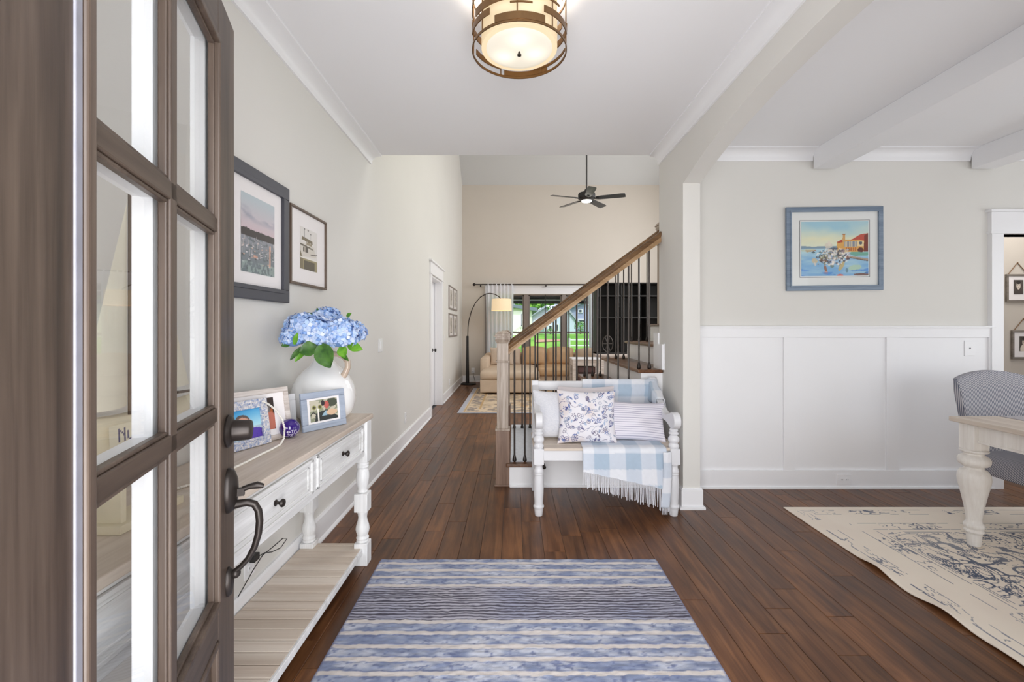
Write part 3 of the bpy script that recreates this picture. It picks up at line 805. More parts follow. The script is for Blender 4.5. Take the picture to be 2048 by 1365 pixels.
def art_party(U, V):
    c = mixn(rgb(96, 50, 26), rgb(44, 34, 30), U); n = fbm(U*5, V*4, 7)
    put(c, n > .6, rgb(190, 100, 40), .8); put(c, (U < .25) & (V > .5), rgb(200, 110, 40), .7)
    put(c, ell(U, V, .60, .66, .26, .28), rgb(112, 104, 100)); put(c, ell(U, V, .60, .80, .24, .14), rgb(60, 54, 52)); put(c, ell(U, V, .85, .25, .2, .3), rgb(190, 112, 92))
    put(c, ell(U, V, .25, .2, .1, .25), rgb(200, 130, 60)); put(c, (V > .30) & (V < .42) & (U > .25) & (U < .6), rgb(60, 44, 36)); return c
def art_boat(U, V):
    c = np.ones((U.size, 3))*rgb(196, 190, 170); n = fbm(U*8, V*7, 2)
    put(c, n > .55, rgb(120, 128, 100), .7)
    put(c, inpoly(U, V, [(.15, .0), (.2, .38), (.6, .5), (1, .1), (1, 0)]), rgb(44, 48, 46)); put(c, inpoly(U, V, [(.4, .22), (.55, .45), (.62, .42), (.6, .22)]), rgb(150, 180, 196))
    put(c, ell(U, V, .78, .34, .2, .14), rgb(214, 180, 148)); put(c, ell(U, V, .8, .8, .22, .2), rgb(70, 76, 60)); put(c, ell(U, V, .6, .72, .09, .18), rgb(188, 92, 84)); put(c, ell(U, V, .47, .82, .07, .14), rgb(40, 34, 36))
    for cx in (.15, .36): put(c, ell(U, V, cx, .66, .07, .1), rgb(140, 140, 70)); put(c, ell(U, V, cx, .66, .035, .05), rgb(60, 50, 50))
    put(c, (np.abs(V-.3-.12*np.sin(U*14)) < .03) & (U < .4), rgb(30, 30, 30)); put(c, (np.abs(U-.28) < .02) & (V < .6), rgb(240, 236, 226)); return c
def art_coast(U, V):
    c = mixn(rgb(220, 226, 204), rgb(156, 198, 214), (V-.55)*2.2+(fbm(U*3, V*4, 1)-.5)*1.3)
    c = mixn(c, rgb(232, 226, 186), np.clip(1-np.abs(V-.68)/.16, 0, 1)*np.clip(fbm(U*3, V*5, 2)*1.4-.2, 0, 1))
    w = V < .52; wat = mixn(rgb(122, 172, 214), rgb(182, 214, 222), np.clip(V*1.5+(fbm(U*4, V*16, 3)-.5)*1.5, 0, 1))
    c = np.where(w[:, None], wat, c)
    put(c, (V > .50) & (V < .54+.02*fbm(U*6, U*0, 4)) & (U < .55), rgb(124, 150, 168))
    put(c, inpoly(U, V, [(.08, .44), (.22, .46), (.22, .485), (.06, .48)]), rgb(170, 130, 104)); put(c, inpoly(U, V, [(.0, .46), (.1, .44), (.2, .47), (.2, .5), (.0, .49)]), rgb(196, 196, 160), .6)
    put(c, inpoly(U, V, [(.53, .44), (.53, .62), (.62, .66), (.99, .68), (.99, .44)]), rgb(216, 164, 84))
    put(c, inpoly(U, V, [(.53, .62), (.61, .67), (.63, .62), (.55, .60)]), rgb(176, 72, 44)); put(c, inpoly(U, V, [(.73, .65), (.88, .76), (1, .78), (1, .62), (.86, .66)]), rgb(186, 76, 56))
    put(c, inpoly(U, V, [(.93, .44), (.94, .74), (1, .78), (1, .44)]), rgb(120, 50, 36))
    put(c, (U > .64) & (U < .83) & (V > .53) & (V < .635), rgb(120, 128, 150)); put(c, (U > .64) & (U < .83) & (V > .53) & (V < .635) & ((U*46 % 1) < .4), rgb(214, 200, 160))
    put(c, inpoly(U, V, [(.615, .63), (.62, .76), (.655, .76), (.66, .63)]), rgb(206, 160, 96)); put(c, (U > .61) & (U < .66) & (V > .755) & (V < .775), rgb(150, 70, 46))
    put(c, (U > .84) & (U < .93) & (V > .54) & (V < .64), rgb(226, 206, 160)); put(c, ell(U, V, .885, .6, .025, .03), rgb(90, 90, 100))
    put(c, ell(U, V, .885, .47, .045, .05), rgb(96, 40, 30)); put(c, (U > .66) & (U < .82) & (V > .45) & (V < .52) & ((U*30 % 1) < .6), rgb(186, 104, 50))
    put(c, inpoly(U, V, [(.7, .40), (.75, .44), (1, .43), (1, .37), (.8, .36)]), rgb(110, 168, 150)); put(c, inpoly(U, V, [(.7, .37), (1, .31), (1, .27), (.72, .34)]), rgb(170, 150, 130)); put(c, inpoly(U, V, [(.72, .34), (1, .28), (1, .26), (.74, .32)]), rgb(110, 88, 80))
    for (u, v, a, b, r, k) in ((.36, .34, .09, .06, 0, (150, 142, 100)), (.33, .28, .07, .03, -.2, (110, 74, 56)), (.20, .28, .04, .05, .5, (206, 186, 150)), (.45, .30, .05, .12, .1, (160, 176, 206)),
        (.48, .44, .10, .05, -.5, (214, 202, 186)), (.52, .40, .12, .018, -.5, (90, 78, 84)), (.6, .44, .10, .05, 0, (206, 190, 160)), (.56, .24, .06, .10, 0, (150, 186, 214)), (.60, .18, .03, .1, -.4, (196, 170, 110)),
        (.68, .38, .04, .05, 0, (232, 232, 236)), (.69, .33, .03, .04, 0, (130, 78, 62)), (.36, .14, .02, .07, .2, (150, 90, 60)), (.37, .06, .03, .03, 0, (216, 150, 130)), (.41, .56, .06, .05, 0, (216, 206, 190)), (.42, .60, .02, .05, .2, (226, 216, 200)),
        (.18, .435, .03, .015, 0, (70, 92, 100)), (.29, .435, .03, .015, 0, (70, 92, 100)), (.62, .46, .03, .04, 0, (140, 120, 130)), (.80, .15, .10, .05, .2, (178, 206, 180)), (.68, .10, .02, .04, 0, (96, 132, 150)),
        (.90, .02, .12, .025, 0, (120, 78, 66)), (.99, .06, .05, .012, .2, (60, 96, 130)), (.46, .18, .03, .03, 0, (110, 130, 124))):
        put(c, ell(U, V, u, v, a, b, r), rgb(*k), .85)
    R = random.Random(21)
    for k in range(150):
        u, v = R.gauss(.48, .13), R.gauss(.36, .075)
        if not (.16 < u < .74 and .14 < v < .56): continue
        put(c, ell(U, V, u, v, R.uniform(.008, .035), R.uniform(.006, .018), R.uniform(-1.5, 1.5)), [rgb(92, 86, 96), rgb(214, 206, 200), rgb(160, 176, 200), rgb(140, 120, 104), rgb(236, 230, 222), rgb(112, 118, 92), rgb(176, 196, 214)][k % 7], .8)
    s = fbm(U*30, V*26, 30, 2); mid = ell(U, V, .48, .36, .26, .16); put(c, mid & (s > .66), rgb(60, 60, 76), .7); put(c, mid & (s < .34), rgb(240, 232, 220), .7)
    put(c, (V < .14) & (fbm(U*5, V*20, 32) > .62), rgb(66, 126, 206), .6); put(c, ell(U, V, .58, .01, .05, .02), rgb(210, 110, 100))
    return c
M['print'] = vcol('printed_paper', .5)
M['canvas'] = vcol('watercolour_print', .35)
M['mat'] = plain('white_mat_board', srgb(244, 240, 240), .8, .005)

# ---- pictures on the left wall, in a local frame: u along the wall, z up, n out from the wall
def frame_bars(W, H, w, t, z0=0):
    """four mitred bars as separate boxes, in local x (width), z (height), y thickness towards -y"""
    return [(-W/2, W/2, H/2-w, H/2), (-W/2, W/2, -H/2, -H/2+w), (-W/2, -W/2+w, -H/2+w, H/2-w), (W/2-w, W/2, -H/2+w, H/2-w)]
def picture(name, label, cat, W, H, w, t, fm, matc, iw, ih, ioff, art, nu, nv, loc, rot, group=None, inner=None, glass=True, easel=False):
    """face towards local -y"""
    th = thing(name, label, cat, (0, 0, 0), group)
    q = MB()
    for a, b, c_, d_ in frame_bars(W, H, w, t): q.box(a, b, -t, 0, c_, d_)
    obj('frame', q, fm, th, bevel=min(.003, w*.2))
    if w > .03:
        q = MB(); ww = w*.3
        for a, b, c_, d_ in ((-W/2+w-ww, W/2-w+ww, H/2-w, H/2-w+ww), (-W/2+w-ww, W/2-w+ww, -H/2+w-ww, -H/2+w), (-W/2+w-ww, -W/2+w, -H/2+w, H/2-w), (W/2-w, W/2-w+ww, -H/2+w, H/2-w)): q.box(a, b, -t-.004, -t+.002, c_, d_)
        obj('inner_lip', q, fm, th, bevel=.001)
    if matc: obj('mat', MB().box(-W/2+w*.5, W/2-w*.5, -t*.55, -t*.3, -H/2+w*.5, H/2-w*.5), matc, th)
    if inner:
        q = MB(); a, b, c_, d_ = ioff[0]-iw/2-inner, ioff[0]+iw/2+inner, ioff[1]-ih/2-inner, ioff[1]+ih/2+inner; s = .003
        for k in ((a, b, d_-s, d_), (a, b, c_, c_+s), (a, a+s, c_, d_), (b-s, b, c_, d_)): q.box(k[0], k[1], -t*.55-.0016, -t*.5, k[2], k[3])
        obj('fillet', q, M['slot'], th)
    yy = -t*.55-.0015
    g = paint_quad((ioff[0]-iw/2, yy, ioff[1]-ih/2), (ioff[0]+iw/2, yy, ioff[1]-ih/2), (ioff[0]-iw/2, yy, ioff[1]+ih/2), nu, nv, art)
    obj('print', g, M['print'], th, fix=False)
    if glass: obj('glass', MB().box(-W/2+w*.6, W/2-w*.6, -t*.8, -t*.74, -H/2+w*.6, H/2-w*.6), M['frame_glass'], th)
    if easel: obj('easel_back', MB().box(-W*.3, W*.3, 0, .004, -H*.42, H*.42).hexa([(-.02,.05,-H/2),(.02,.05,-H/2),(.02,.054,-H/2),(-.02,.054,-H/2),(-.02,.004,H*.2),(.02,.004,H*.2),(.02,.008,H*.2),(-.02,.008,H*.2)]), M['black'], th)
    th.location = loc; th.rotation_euler = rot
    return th
M['charcoal'] = plain('charcoal_frame', srgb(62, 62, 70), .4, .05, 10)
M['walnut'] = wood('thin_walnut_frame', srgb(76, 62, 52), srgb(108, 90, 76), 'z', 1, .4)
LW = PI/2   # local -y turned to face +x
y0, y1, z0, z1 = 1.79, 2.32, 1.419, 2.006
picture('framed_picture', 'large dark-framed photo of boats on a harbor at sunset', 'picture', y1-y0, z1-z0, .063, .024, M['charcoal'], M['mat'], .268, .343, (0, -.004), art_harbor, 90, 116, (XL(2.05)+.001, (y0+y1)/2, (z0+z1)/2), (0, 0, LW))
y0, y1, z0, z1 = 2.34, 2.79, 1.526, 1.945
picture('framed_picture', 'thin walnut-framed sepia picture of a motor yacht, right of the harbor photo', 'picture', y1-y0, z1-z0, .013, .026, M['walnut'], M['mat'], .21, .232, (0, 0), art_yacht, 80, 90, (XL(2.56)+.001, (y0+y1)/2, (z0+z1)/2), (0, 0, LW))
fr4 = [(8.45, 9.05, 1.655, 2.11, 'upper near'), (9.08, 9.68, 1.655, 2.11, 'upper far'), (8.45, 9.05, 1.12, 1.575, 'lower near'), (9.08, 9.68, 1.12, 1.575, 'lower far')]
for i, (a, b, c_, d_, w_) in enumerate(fr4):
    picture('small_framed_picture', 'small grey-framed picture past the closet doorway, %s one of the four' % w_, 'picture', b-a, d_-c_, .03, .02, M['taupe'], M['mat'], .3, .3, (0, 0), art_sepia(40+i), 20, 20, (XL((a+b)/2)+.001, (a+b)/2, (c_+d_)/2), (0, 0, LW), 'four small pictures on the left wall')

# switches and outlets
def plate(name, label, loc, rot, w, h, kind='switch'):
    th = thing(name, label, name.split('_')[-1], (0,0,0))
    obj('cover_plate', MB().box(-w/2, w/2, -.006, 0, -h/2, h/2), M['plate'], th, bevel=.002)
    if kind == 'switch':
        obj('rocker', MB().box(-.017, .017, -.010, -.005, -.033, .033), M['plate'], th, bevel=.0015)
    elif kind == 'jack':
        obj('jack', MB().box(-.006, .006, -.0075, -.005, -.005, .005), M['slot'], th)
    else:
        for s in (-1, 1):
            cx, cz = (s*.021, 0) if w > h else (0, s*.021)
            so_ = obj('socket', MB().lathe([(.015, .005), (.0155, .0085), (.002, .009)], (0,0,0), 16, 'y').rot(Matrix.Translation((cx, 0, cz)) @ Matrix.Scale(-1, 4, (0,1,0))), M['plate'], th)
            obj('slot', MB().box(cx-.006, cx-.004, -.0098, -.008, cz-.004, cz+.005).box(cx+.004, cx+.006, -.0098, -.008, cz-.004, cz+.005), M['slot'], so_)
    th.location = loc; th.rotation_euler = rot
    return th
yy = 4.02; plate('light_switch', 'double white light switch on the left wall past the console', (XL(yy)+.0005, yy, 1.138), (0, 0, LW), .115, .118)
yy = 4.98; plate('wall_outlet', 'white outlet on the left wall low above the baseboard', (XL(yy)+.0005, yy, .30), (0, 0, LW), .07, .115, 'outlet')
yy = 7.95; plate('light_switch', 'small white switch just past the cased closet doorway', (XL(yy)+.0005, yy, 1.12), (0, 0, LW), .07, .115)
yy = 8.6; plate('wall_outlet', 'white outlet below the four small pictures', (XL(yy)+.0005, yy, .26), (0, 0, LW), .07, .115, 'outlet')
plate('wall_outlet', 'white horizontal outlet in the wainscot base', (P(1688, 959.5, 3.612)[0], 3.612, P(1688, 959.5, 3.612)[2]), (0, 0, 0), .122, .082, 'outlet')
plate('wall_jack', 'white cable jack plate high on the right wainscot panel', (P(1938.5, 697, 3.63)[0], 3.6299, P(1938.5, 697, 3.63)[2]), (0, 0, 0), .084, .122, 'jack')
plate('wall_outlet', 'white outlet on the far wall behind the arc lamp', (P(946, 741, 10.85)[0], 10.8495, P(946, 741, 10.85)[2]), (0, 0, 0), .08, .12, 'outlet')
yy = 2.0; plate('wall_outlet', 'white outlet under the console holding a black charger', (XL(yy)+.0005, yy, .245), (0, 0, LW), .075, .12, 'outlet')
ch = thing('phone_charger', 'black plug-in charger with a thin cable under the console', 'charger', (XL(2.0)+.013, 2.0, .265))
xw = XL(2.0)
obj('adapter', MB().box(xw+.012, xw+.036, 1.985, 2.03, .252, .282), M['black'], ch, bevel=.004)
obj('cable', MB().tube([(xw+.03, 2.03, .262), (xw+.04, 2.06, .262), (xw+.05, 2.10, .245), (xw+.06, 2.16, .235), (xw+.06, 2.22, .25), (xw+.05, 2.20, .262), (xw+.04, 2.12, .255), (xw+.035, 2.05, .255), (xw+.03, 1.98, .22), (xw+.03, 1.92, .19), (xw+.04, 1.86, .178)], .0022, 6), M['black'], ch, smooth=True)

# ================================================================== ON THE CONSOLE
def stand(name, label, cat, bl, br, W, H, tilt, *a, **k):
    """a frame whose foot runs between two points on the console; W overrides the width"""
    bl, br = Vector(bl), Vector(br); e = (br-bl).normalized(); th = math.atan2(e.y, e.x)
    mid = br-e*W/2
    return picture(name, label, cat, W, H, *a, loc=(mid.x, mid.y, CT+H/2*math.cos(tilt)), rot=(-tilt, 0, th), easel=True, **k)
M['bluegrey'] = wood('grey_blue_painted_frame', srgb(150, 160, 178), srgb(176, 186, 202), 'x', 1, .5, obj=True)
t = NT('beaded_mosaic'); t.set(rough=.25)
vo = t.n('ShaderNodeTexVoronoi'); vo.inputs['Scale'].default_value = 170; t.l(t.pos(), vo.inputs['Vector'])
t.col(t.ramp(t.math('FRACT', t.math('MULTIPLY', vo.outputs['Distance'], 0.0) if False else vo.outputs['Color']), [(0, srgb(100, 116, 160)), (.3, srgb(170, 180, 206)), (.6, srgb(210, 206, 206)), (1, srgb(236, 234, 236))]))
t.bump(vo.outputs['Distance'], .5, .003); M['mosaic'] = t.m
M['limed'] = wood('limed_wood_frame', srgb(190, 178, 170), srgb(232, 226, 222), 'x', 1.6, .6, srgb(160, 140, 130), obj=True)
stand('photo_frame', 'blue-grey frame with a photo of a boat ride, leaning before the white vase', 'photo frame', (-.981, 2.065), (-.859, 2.268), .237, .178, .13,
      .030, .014, M['bluegrey'], M['mat'], .150, .100, (0, 0), art_boat, 60, 44, glass=False)
stand('photo_frame', 'beaded blue-grey frame with a selfie in a purple shirt, behind the deadbolt', 'photo frame', (-1.117, 1.70), (-1.042, 1.896), .215, .190, .16,
      .036, .016, M['mosaic'], None, .143, .120, (0, 0), lambda U, V: art_selfie(U-.12, V), 60, 50, glass=False)
stand('photo_frame', 'limed wood frame with an orange and brown party photo, behind the beaded frame', 'photo frame', (-1.13, 1.78), (-1.011, 2.013), .262, .222, .16,
      .022, .016, M['limed'], M['mat'], .130, .135, (-.006, .004), art_party, 50, 50, glass=False)
stand('photo_frame', 'small plain white frame mostly hidden behind the purple ball', 'photo frame', (-1.13, 2.03), (-1.062, 2.176), .15, .165, .1,
      .03, .014, M['trim'], M['mat'], .05, .06, (0, 0), art_sepia(9), 12, 12, glass=False)
# vase
VX, VY = -1.002, 2.37
va_ = thing('vase', 'bulbous glossy white jug vase with a tan looped handle on the console', 'vase', (VX, VY, CT))
M['glaze'] = plain('white_glaze', srgb(244, 243, 242), .12, .01, 3, coat=.4)
M['tan_glaze'] = plain('tan_glaze', srgb(196, 176, 158), .2, .06, 20)
prof = [(.05, .810), (.095, .811), (.118, .822), (.140, .845), (.155, .880), (.161, .925), (.158, .965), (.146, 1.005), (.124, 1.042), (.095, 1.072), (.068, 1.096), (.050, 1.122), (.045, 1.150), (.050, 1.168), (.056, 1.175), (.050, 1.175), (.040, 1.16), (.04, 1.10)]
obj('body', MB().lathe(prof, (VX, VY, 0), 48), M['glaze'], va_, smooth=True)
hp = [P(a, b, VY-.03) for a, b in ((655, 705), (664, 708), (676, 709), (688, 714), (695, 724), (695.5, 735), (690, 748), (682, 757))]
obj('handle', MB().tube(hp, [.012, .014, .0145, .015, .015, .015, .016, .02], 14), M['tan_glaze'], va_, smooth=True)
# hydrangeas: each stem with its head is a thing
t = NT('hydrangea_petal'); rr_ = t.n('ShaderNodeNewGeometry').outputs['Random Per Island']
t.col(t.ramp(rr_, [(0, srgb(122, 160, 222)), (.3, srgb(160, 192, 238)), (.7, srgb(196, 214, 246)), (1, srgb(222, 230, 248))])); t.set(rough=.7, sss=0.0); M['petal'] = t.m
t = NT('hydrangea_leaf'); f = t.noise(t.pos(), 30, 3)
t.col(t.ramp(f, [(.3, srgb(44, 84, 34)), (.7, srgb(86, 132, 52))])); t.set(rough=.45); M['leaf'] = t.m
t = NT('fresh_leaf'); f = t.noise(t.pos(), 30, 3); t.col(t.ramp(f, [(.3, srgb(84, 150, 34)), (.7, srgb(132, 190, 60))])); t.set(rough=.45); M['leaf2'] = t.m
def leaf_mb(a, b, w, up=(0, -1, .2), curl=.2):
    a, b, up = Vector(a), Vector(b), Vector(up); d = b-a; L = d.length
    s = d.cross(up).normalized(); n = s.cross(d).normalized()
    def fn(u, v):
        ww = w/2*math.sin(PI*min(1, v*.92+.06))**.75*(1-.25*v)
        x = (u-.5)*2
        return a+d*v+s*(x*ww)+n*(-curl*L*(v-.5)**2+abs(x)*w*.12+math.sin(v*22)*w*.012*abs(x))
    return MB().grid(fn, 6, 10)
def head_mb(c, r, seed, n=150, sq=(1, 1, .85)):
    R = random.Random(seed); m = MB(); c = Vector(c)
    for i in range(n):
        z = 1-2*(i+.5)/n; 
        if z < -.55: continue
        a = i*2.39996; q_ = math.sqrt(1-z*z)
        d = Vector((q_*math.cos(a), q_*math.sin(a), z)); d = (d+Vector((R.gauss(0, .09), R.gauss(0, .09), R.gauss(0, .09)))).normalized()
        p = c+Vector((d.x*sq[0], d.y*sq[1], d.z*sq[2]))*r*R.uniform(.90, 1.04)
        t1 = d.cross(Vector((R.random()-.5, R.random()-.5, R.random()-.5))).normalized(); t2 = d.cross(t1)
        s = r*.23*R.uniform(.8, 1.15)
        for k in range(4):
            an = k*PI/2; ax_ = t1*math.cos(an)+t2*math.sin(an); bx = d.cross(ax_)
            lift = R.uniform(.0, .45)
            m.add([p, p+ax_*s*.62+bx*s*.5+d*s*lift*.5, p+ax_*s*1.05+d*s*lift, p+ax_*s*.62-bx*s*.5+d*s*lift*.5], [(0, 1, 2, 3)])
    return m
heads = [('leftmost low small blue hydrangea head, at the rim of the bouquet', 586, 676, 2.14, .058, 90),
         ('big blue hydrangea head at the front left of the bouquet', 609, 660, 2.20, .092, 190),
         ('blue hydrangea head at the centre front, above the largest leaf', 642, 668, 2.22, .088, 180),
         ('topmost blue hydrangea head, at the back of the bouquet', 652, 643, 2.38, .085, 160),
         ('big blue hydrangea head at the front right of the bouquet', 680, 668, 2.24, .092, 190),
         ('rightmost blue hydrangea head in the vase', 704, 667, 2.36, .072, 130)]
leaves = {0: [((580, 687), (563, 693), .035, 'leaf', 2.12), ((588, 690), (596, 666), .03, 'leaf2', 2.06)],
          1: [((634, 694), (598, 704), .085, 'leaf', 2.16), ((604, 694), (580, 721), .03, 'leaf', 2.17), ((612, 698), (590, 724), .035, 'leaf2', 2.19)],
          2: [((641, 690), (661, 736), .105, 'leaf', 2.15)],
          3: [((640, 630), (634, 616), .022, 'leaf', 2.34), ((626, 632), (611, 626), .02, 'leaf', 2.32), ((640, 628), (650, 627), .015, 'leaf', 2.33)],
          4: [((682, 694), (690, 716), .06, 'leaf2', 2.24), ((680, 704), (697, 722), .03, 'leaf', 2.30)],
          5: [((696, 690), (725, 700), .055, 'leaf2', 2.27), ((693, 634), (703, 627), .025, 'leaf2', 2.36), ((700, 690), (694, 680), .03, 'leaf', 2.24)]}
for i, (lab, px, py, d, r, n) in enumerate(heads):
    c = P(px, py, d)
    hy = thing('hydrangea', lab, 'flower', (VX, VY, 1.13), 'blue hydrangeas in the white jug')
    hd = obj('flower_head', head_mb(c, r, i+3, n), M['petal'], hy, fix=False)
    obj('head_core', MB().sphere(c, r*.86, 16, 10, (1, 1, .85)), plain('hydrangea_core', srgb(120, 156, 214), .8) if i == 0 else bpy.data.materials['hydrangea_core'], hd, smooth=True)
    a = 2*PI*i/6
    obj('stem', MB().tube([(VX+.012*math.cos(a), VY+.012*math.sin(a), 1.08), (VX+.02*math.cos(a), VY+.02*math.sin(a), 1.175), Vector(c)*.5+Vector((VX, VY, 1.2))*.5, (c[0], c[1], c[2]-r*.6)], .004, 6), M['leaf'], hy, smooth=True)
    for (p0, p1, w, mk, dd) in leaves[i]:
        A_, B_ = P(*p0, dd), P(*p1, dd-.02)
        obj('leaf', leaf_mb(A_, B_, w), M[mk], hy, smooth='full', fix=False)
# purple ornament ball with white lettering
GL = {'A': '01110100011000111111100011000110001', 'B': '11110100011000111110100011000111110', 'E': '11111100001000011110100001000011111', 'T': '11111001000010000100001000010000100',
      'Z': '11111000010001000100010001000011111', 'S': '01111100001000001110000010000111110', 'e': '00000000000111010001111111000001110', 'U': '10001100011000110001100011000101110', 'N': '10001110011010110011100011000110001', 'u': '00000000001000110001100011001101101'}
def text_mask(U, V, s, x0, y0, cw, chh):
    """glyph raster: U right, V up; text starts at x0 (left), y0 (baseline)"""
    m = np.zeros(U.shape, bool)
    for i, chr_ in enumerate(s):
        if chr_ not in GL: continue
        g = np.array([int(k) for k in GL[chr_]]).reshape(7, 5)
        a = np.floor((U-(x0+i*cw*1.2))/cw*5).astype(int); b = 6-np.floor((V-y0)/chh*7).astype(int)
        ok = (a >= 0) & (a < 5) & (b >= 0) & (b < 7)
        m[ok] |= g[b[ok], a[ok]] == 1
    return m
BC = Vector((-.985, 1.975, CT+.0415)); br = .0415
q = MB().sphere((0, 0, 0), br, 120, 90)
A = np.array(q.v); fw = np.array([.86, -.51, 0.0]); fw /= np.linalg.norm(fw); rt = np.array([.51, .86, 0.0]); rt /= np.linalg.norm(rt)
U = A @ rt/br; V = A[:, 2]/br; Fm = A @ fw > 0
col = np.ones((len(A), 3))*rgb(48, 10, 120)
# lettering runs in a gentle upward arc
Vr = V-.45*U*U-.30*U
for s_, x0, y0, cw, chh in (('ZETA', -.62, -.78, .26, .34), ('eTA', -.72, -.34, .26, .34), ('e', -.9, .08, .22, .26)):
    col[text_mask(U, Vr, s_, x0, y0, cw, chh) & Fm] = rgb(232, 228, 244)
q.col = col; q.v = [tuple(Vector(p)+BC) for p in q.v]
tag(obj('ornament_ball', q, vcol('purple_gloss', .08, coat=.6), loc=tuple(BC-Vector((0, 0, br))), smooth='full', fix=False), 'small glossy purple ball with white lettering between the photo frames', 'ornament')
# bead garland
path = [(-1.046, 1.872, .985), (-1.030, 1.888, .972), (-1.005, 1.905, .940), (-.982, 1.905, .905), (-.966, 1.895, .870), (-.957, 1.872, .832), (-.955, 1.840, CT+.0045), (-.951, 1.76, CT+.0045), (-.953, 1.68, CT+.0045), (-.950, 1.60, CT+.0045), (-.955, 1.5, CT+.0045), (-.97, 1.40, CT+.0045), (-1.0, 1.33, CT+.0045), (-1.05, 1.28, CT+.0045)]
q = MB(); pv = [Vector(p) for p in path]; acc = 0; step = .0076; last = 0.0
cum = [0]
for a, b in zip(pv, pv[1:]): cum.append(cum[-1]+(b-a).length)
sdist = 0
while sdist < cum[-1]:
    i = max(k for k in range(len(cum)) if cum[k] <= sdist); i = min(i, len(pv)-2)
    f = (sdist-cum[i])/(cum[i+1]-cum[i]); q.sphere(tuple(pv[i].lerp(pv[i+1], f)), .0044, 8, 6); sdist += step
tag(obj('bead_garland', q, plain('white_bead', srgb(240, 236, 228), .5), loc=(-.955, 1.7, CT), smooth='full', fix=False), 'string of small white beads trailing off the beaded frame across the console', 'garland')
# model sailboat seen through the door glass
sb = thing('model_sailboat', 'wooden model sailboat with cream sails, seen through the door glass', 'model boat', (-.96, 1.14, CT))
M['cream'] = plain('cream_boat_paint', srgb(226, 216, 190), .5, .04, 20)
def hull(u, v):
    a = (u-.5)*2; L = .19
    yy = 1.14+a*L*(1-.06*v*0)
    wd = .034*(1-abs(a)**2.6)*(math.sin(min(1, v*1.0)*PI/2)**.5)
    return (yy, wd)
q = MB()
nseg = 24; ring_ = 9
for i in range(nseg+1):
    a = (i/nseg-.5)*2; wdt = .036*(1-abs(a)**2.4)+.0015; zt = 1.075+.022*a*a; zb = .985+.05*abs(a)**3
    for k in range(ring_):
        th_ = -PI/2+PI*k/(ring_-1)
        q.v.append((-.955+wdt*math.sin(th_), 1.14+a*.19, zb+(zt-zb)*(1-math.cos(th_)**.7 if abs(math.cos(th_)) > 1e-6 else 1.0)))
for i in range(nseg):
    for k in range(ring_-1):
        a = i*ring_+k; q.f.append((a, a+1, a+ring_+1, a+ring_))
    q.f.append((i*ring_, i*ring_+ring_, (i+1)*ring_+ring_-1, i*ring_+ring_-1))
obj('hull', q, M['cream'], sb, smooth='full')
g = paint_quad((-.9165, 1.02, 1.015), (-.9165, 1.22, 1.015), (-.9185, 1.02, 1.066), 90, 24, lambda U, V: (lambda c: (c.__setitem__(text_mask(U, V, 'Nu', .12, .2, .10, .6), rgb(70, 66, 110)), c)[1])(np.ones((U.size, 3))*rgb(226, 218, 194)))
obj('name_board', g, M['print'], sb, fix=False)
obj('stand', MB().box(-.985, -.925, 1.06, 1.075, CT, 1.0).box(-.985, -.925, 1.20, 1.215, CT, 1.0).box(-1.0, -.91, 1.04, 1.24, CT, CT+.02), M['cream'], sb, bevel=.002)
obj('mast', MB().tube([(-.955, 1.12, 1.06), (-.955, 1.12, 1.72)], .005, 10), M['walnut'], sb, smooth=True)
obj('boom', MB().tube([(-.955, 1.12, 1.115), (-.935, 1.30, 1.11)], .004, 8), M['walnut'], sb, smooth=True)
M['sail'] = plain('cream_sailcloth', srgb(232, 226, 208), .8, .03, 10)
obj('sail', MB().grid(lambda u, v: (-.955+.03*math.sin(PI*u)*(1-v)+.02*u*(1-v), 1.125+.17*u*(1-v)**.9, 1.13+.56*v), 10, 14), M['sail'], sb, smooth='full', fix=False)
obj('sail', MB().grid(lambda u, v: (-.955+.025*math.sin(PI*u)*(1-v), 1.11-.13*u*(1-v), 1.10+.5*v), 10, 14), M['sail'], sb, smooth='full', fix=False)

# ================================================================== STAIRCASE
st = thing('staircase', 'oak staircase with iron balusters rising to the right behind the bench', 'staircase', (-.06, 3.65, 0))
RISE, RUN, NX0, YN, YF = .191, .267, -.065, 3.652, 5.16
for k in range(1, 10):
    xk = NX0+RUN*(k-1); zt = RISE*k
    q = MB()
    if k < 5: q.box(xk, xk+RUN+.03, YN-.018, YF+.018, zt-.027, zt)
    elif k == 5: q.box(xk, 1.206, YN-.018, YF+.018, zt-.027, zt).box(1.206, xk+RUN+.03, 3.747, YF+.018, zt-.027, zt)
    else: q.box(xk, xk+RUN+.03, 3.747, YF+.018, zt-.027, zt)
    obj('tread', q, M['tread'], st, bevel=.007, seg=3)
    yn = YN+.002 if k < 6 else 3.75
    obj('riser', MB().box(xk+.028, xk+.046, yn, YF, RISE*(k-1), zt-.027), M['trim'], st)
for ya, yb in ((YN, YN+.016), (YF-.016, YF)):
    poly = [(NX0+.046, 0)]
    kk = 6 if ya == YN else 9
    for k in range(1, kk):
        xk = NX0+RUN*(k-1)+.046; poly.append((xk, RISE*k-.027)); poly.append((min(xk+RUN, 1.206) if ya == YN else xk+RUN, RISE*k-.027))
    poly.append((poly[-1][0], 0))
    obj('stringer', MB().prism(poly, ya, yb, 'y'), M['trim'], st)
obj('shoe_moulding', MB().box(NX0+.03, 1.19, YN-.014, YN, 0, .02), M['trim'], st, bevel=.004)
kb = MB().lathe([(.012, 0), (.008, .006), (.006, .018), (.014, .026), (.015, .034), (.004, .040)], (0, 0, 0), 14, 'y').rot(Matrix.Translation((.243, YN, .17)) @ Matrix.Scale(-1, 4, (0, 1, 0)))
obj('cupboard_knob', kb, M['bronze'], st, smooth=True)
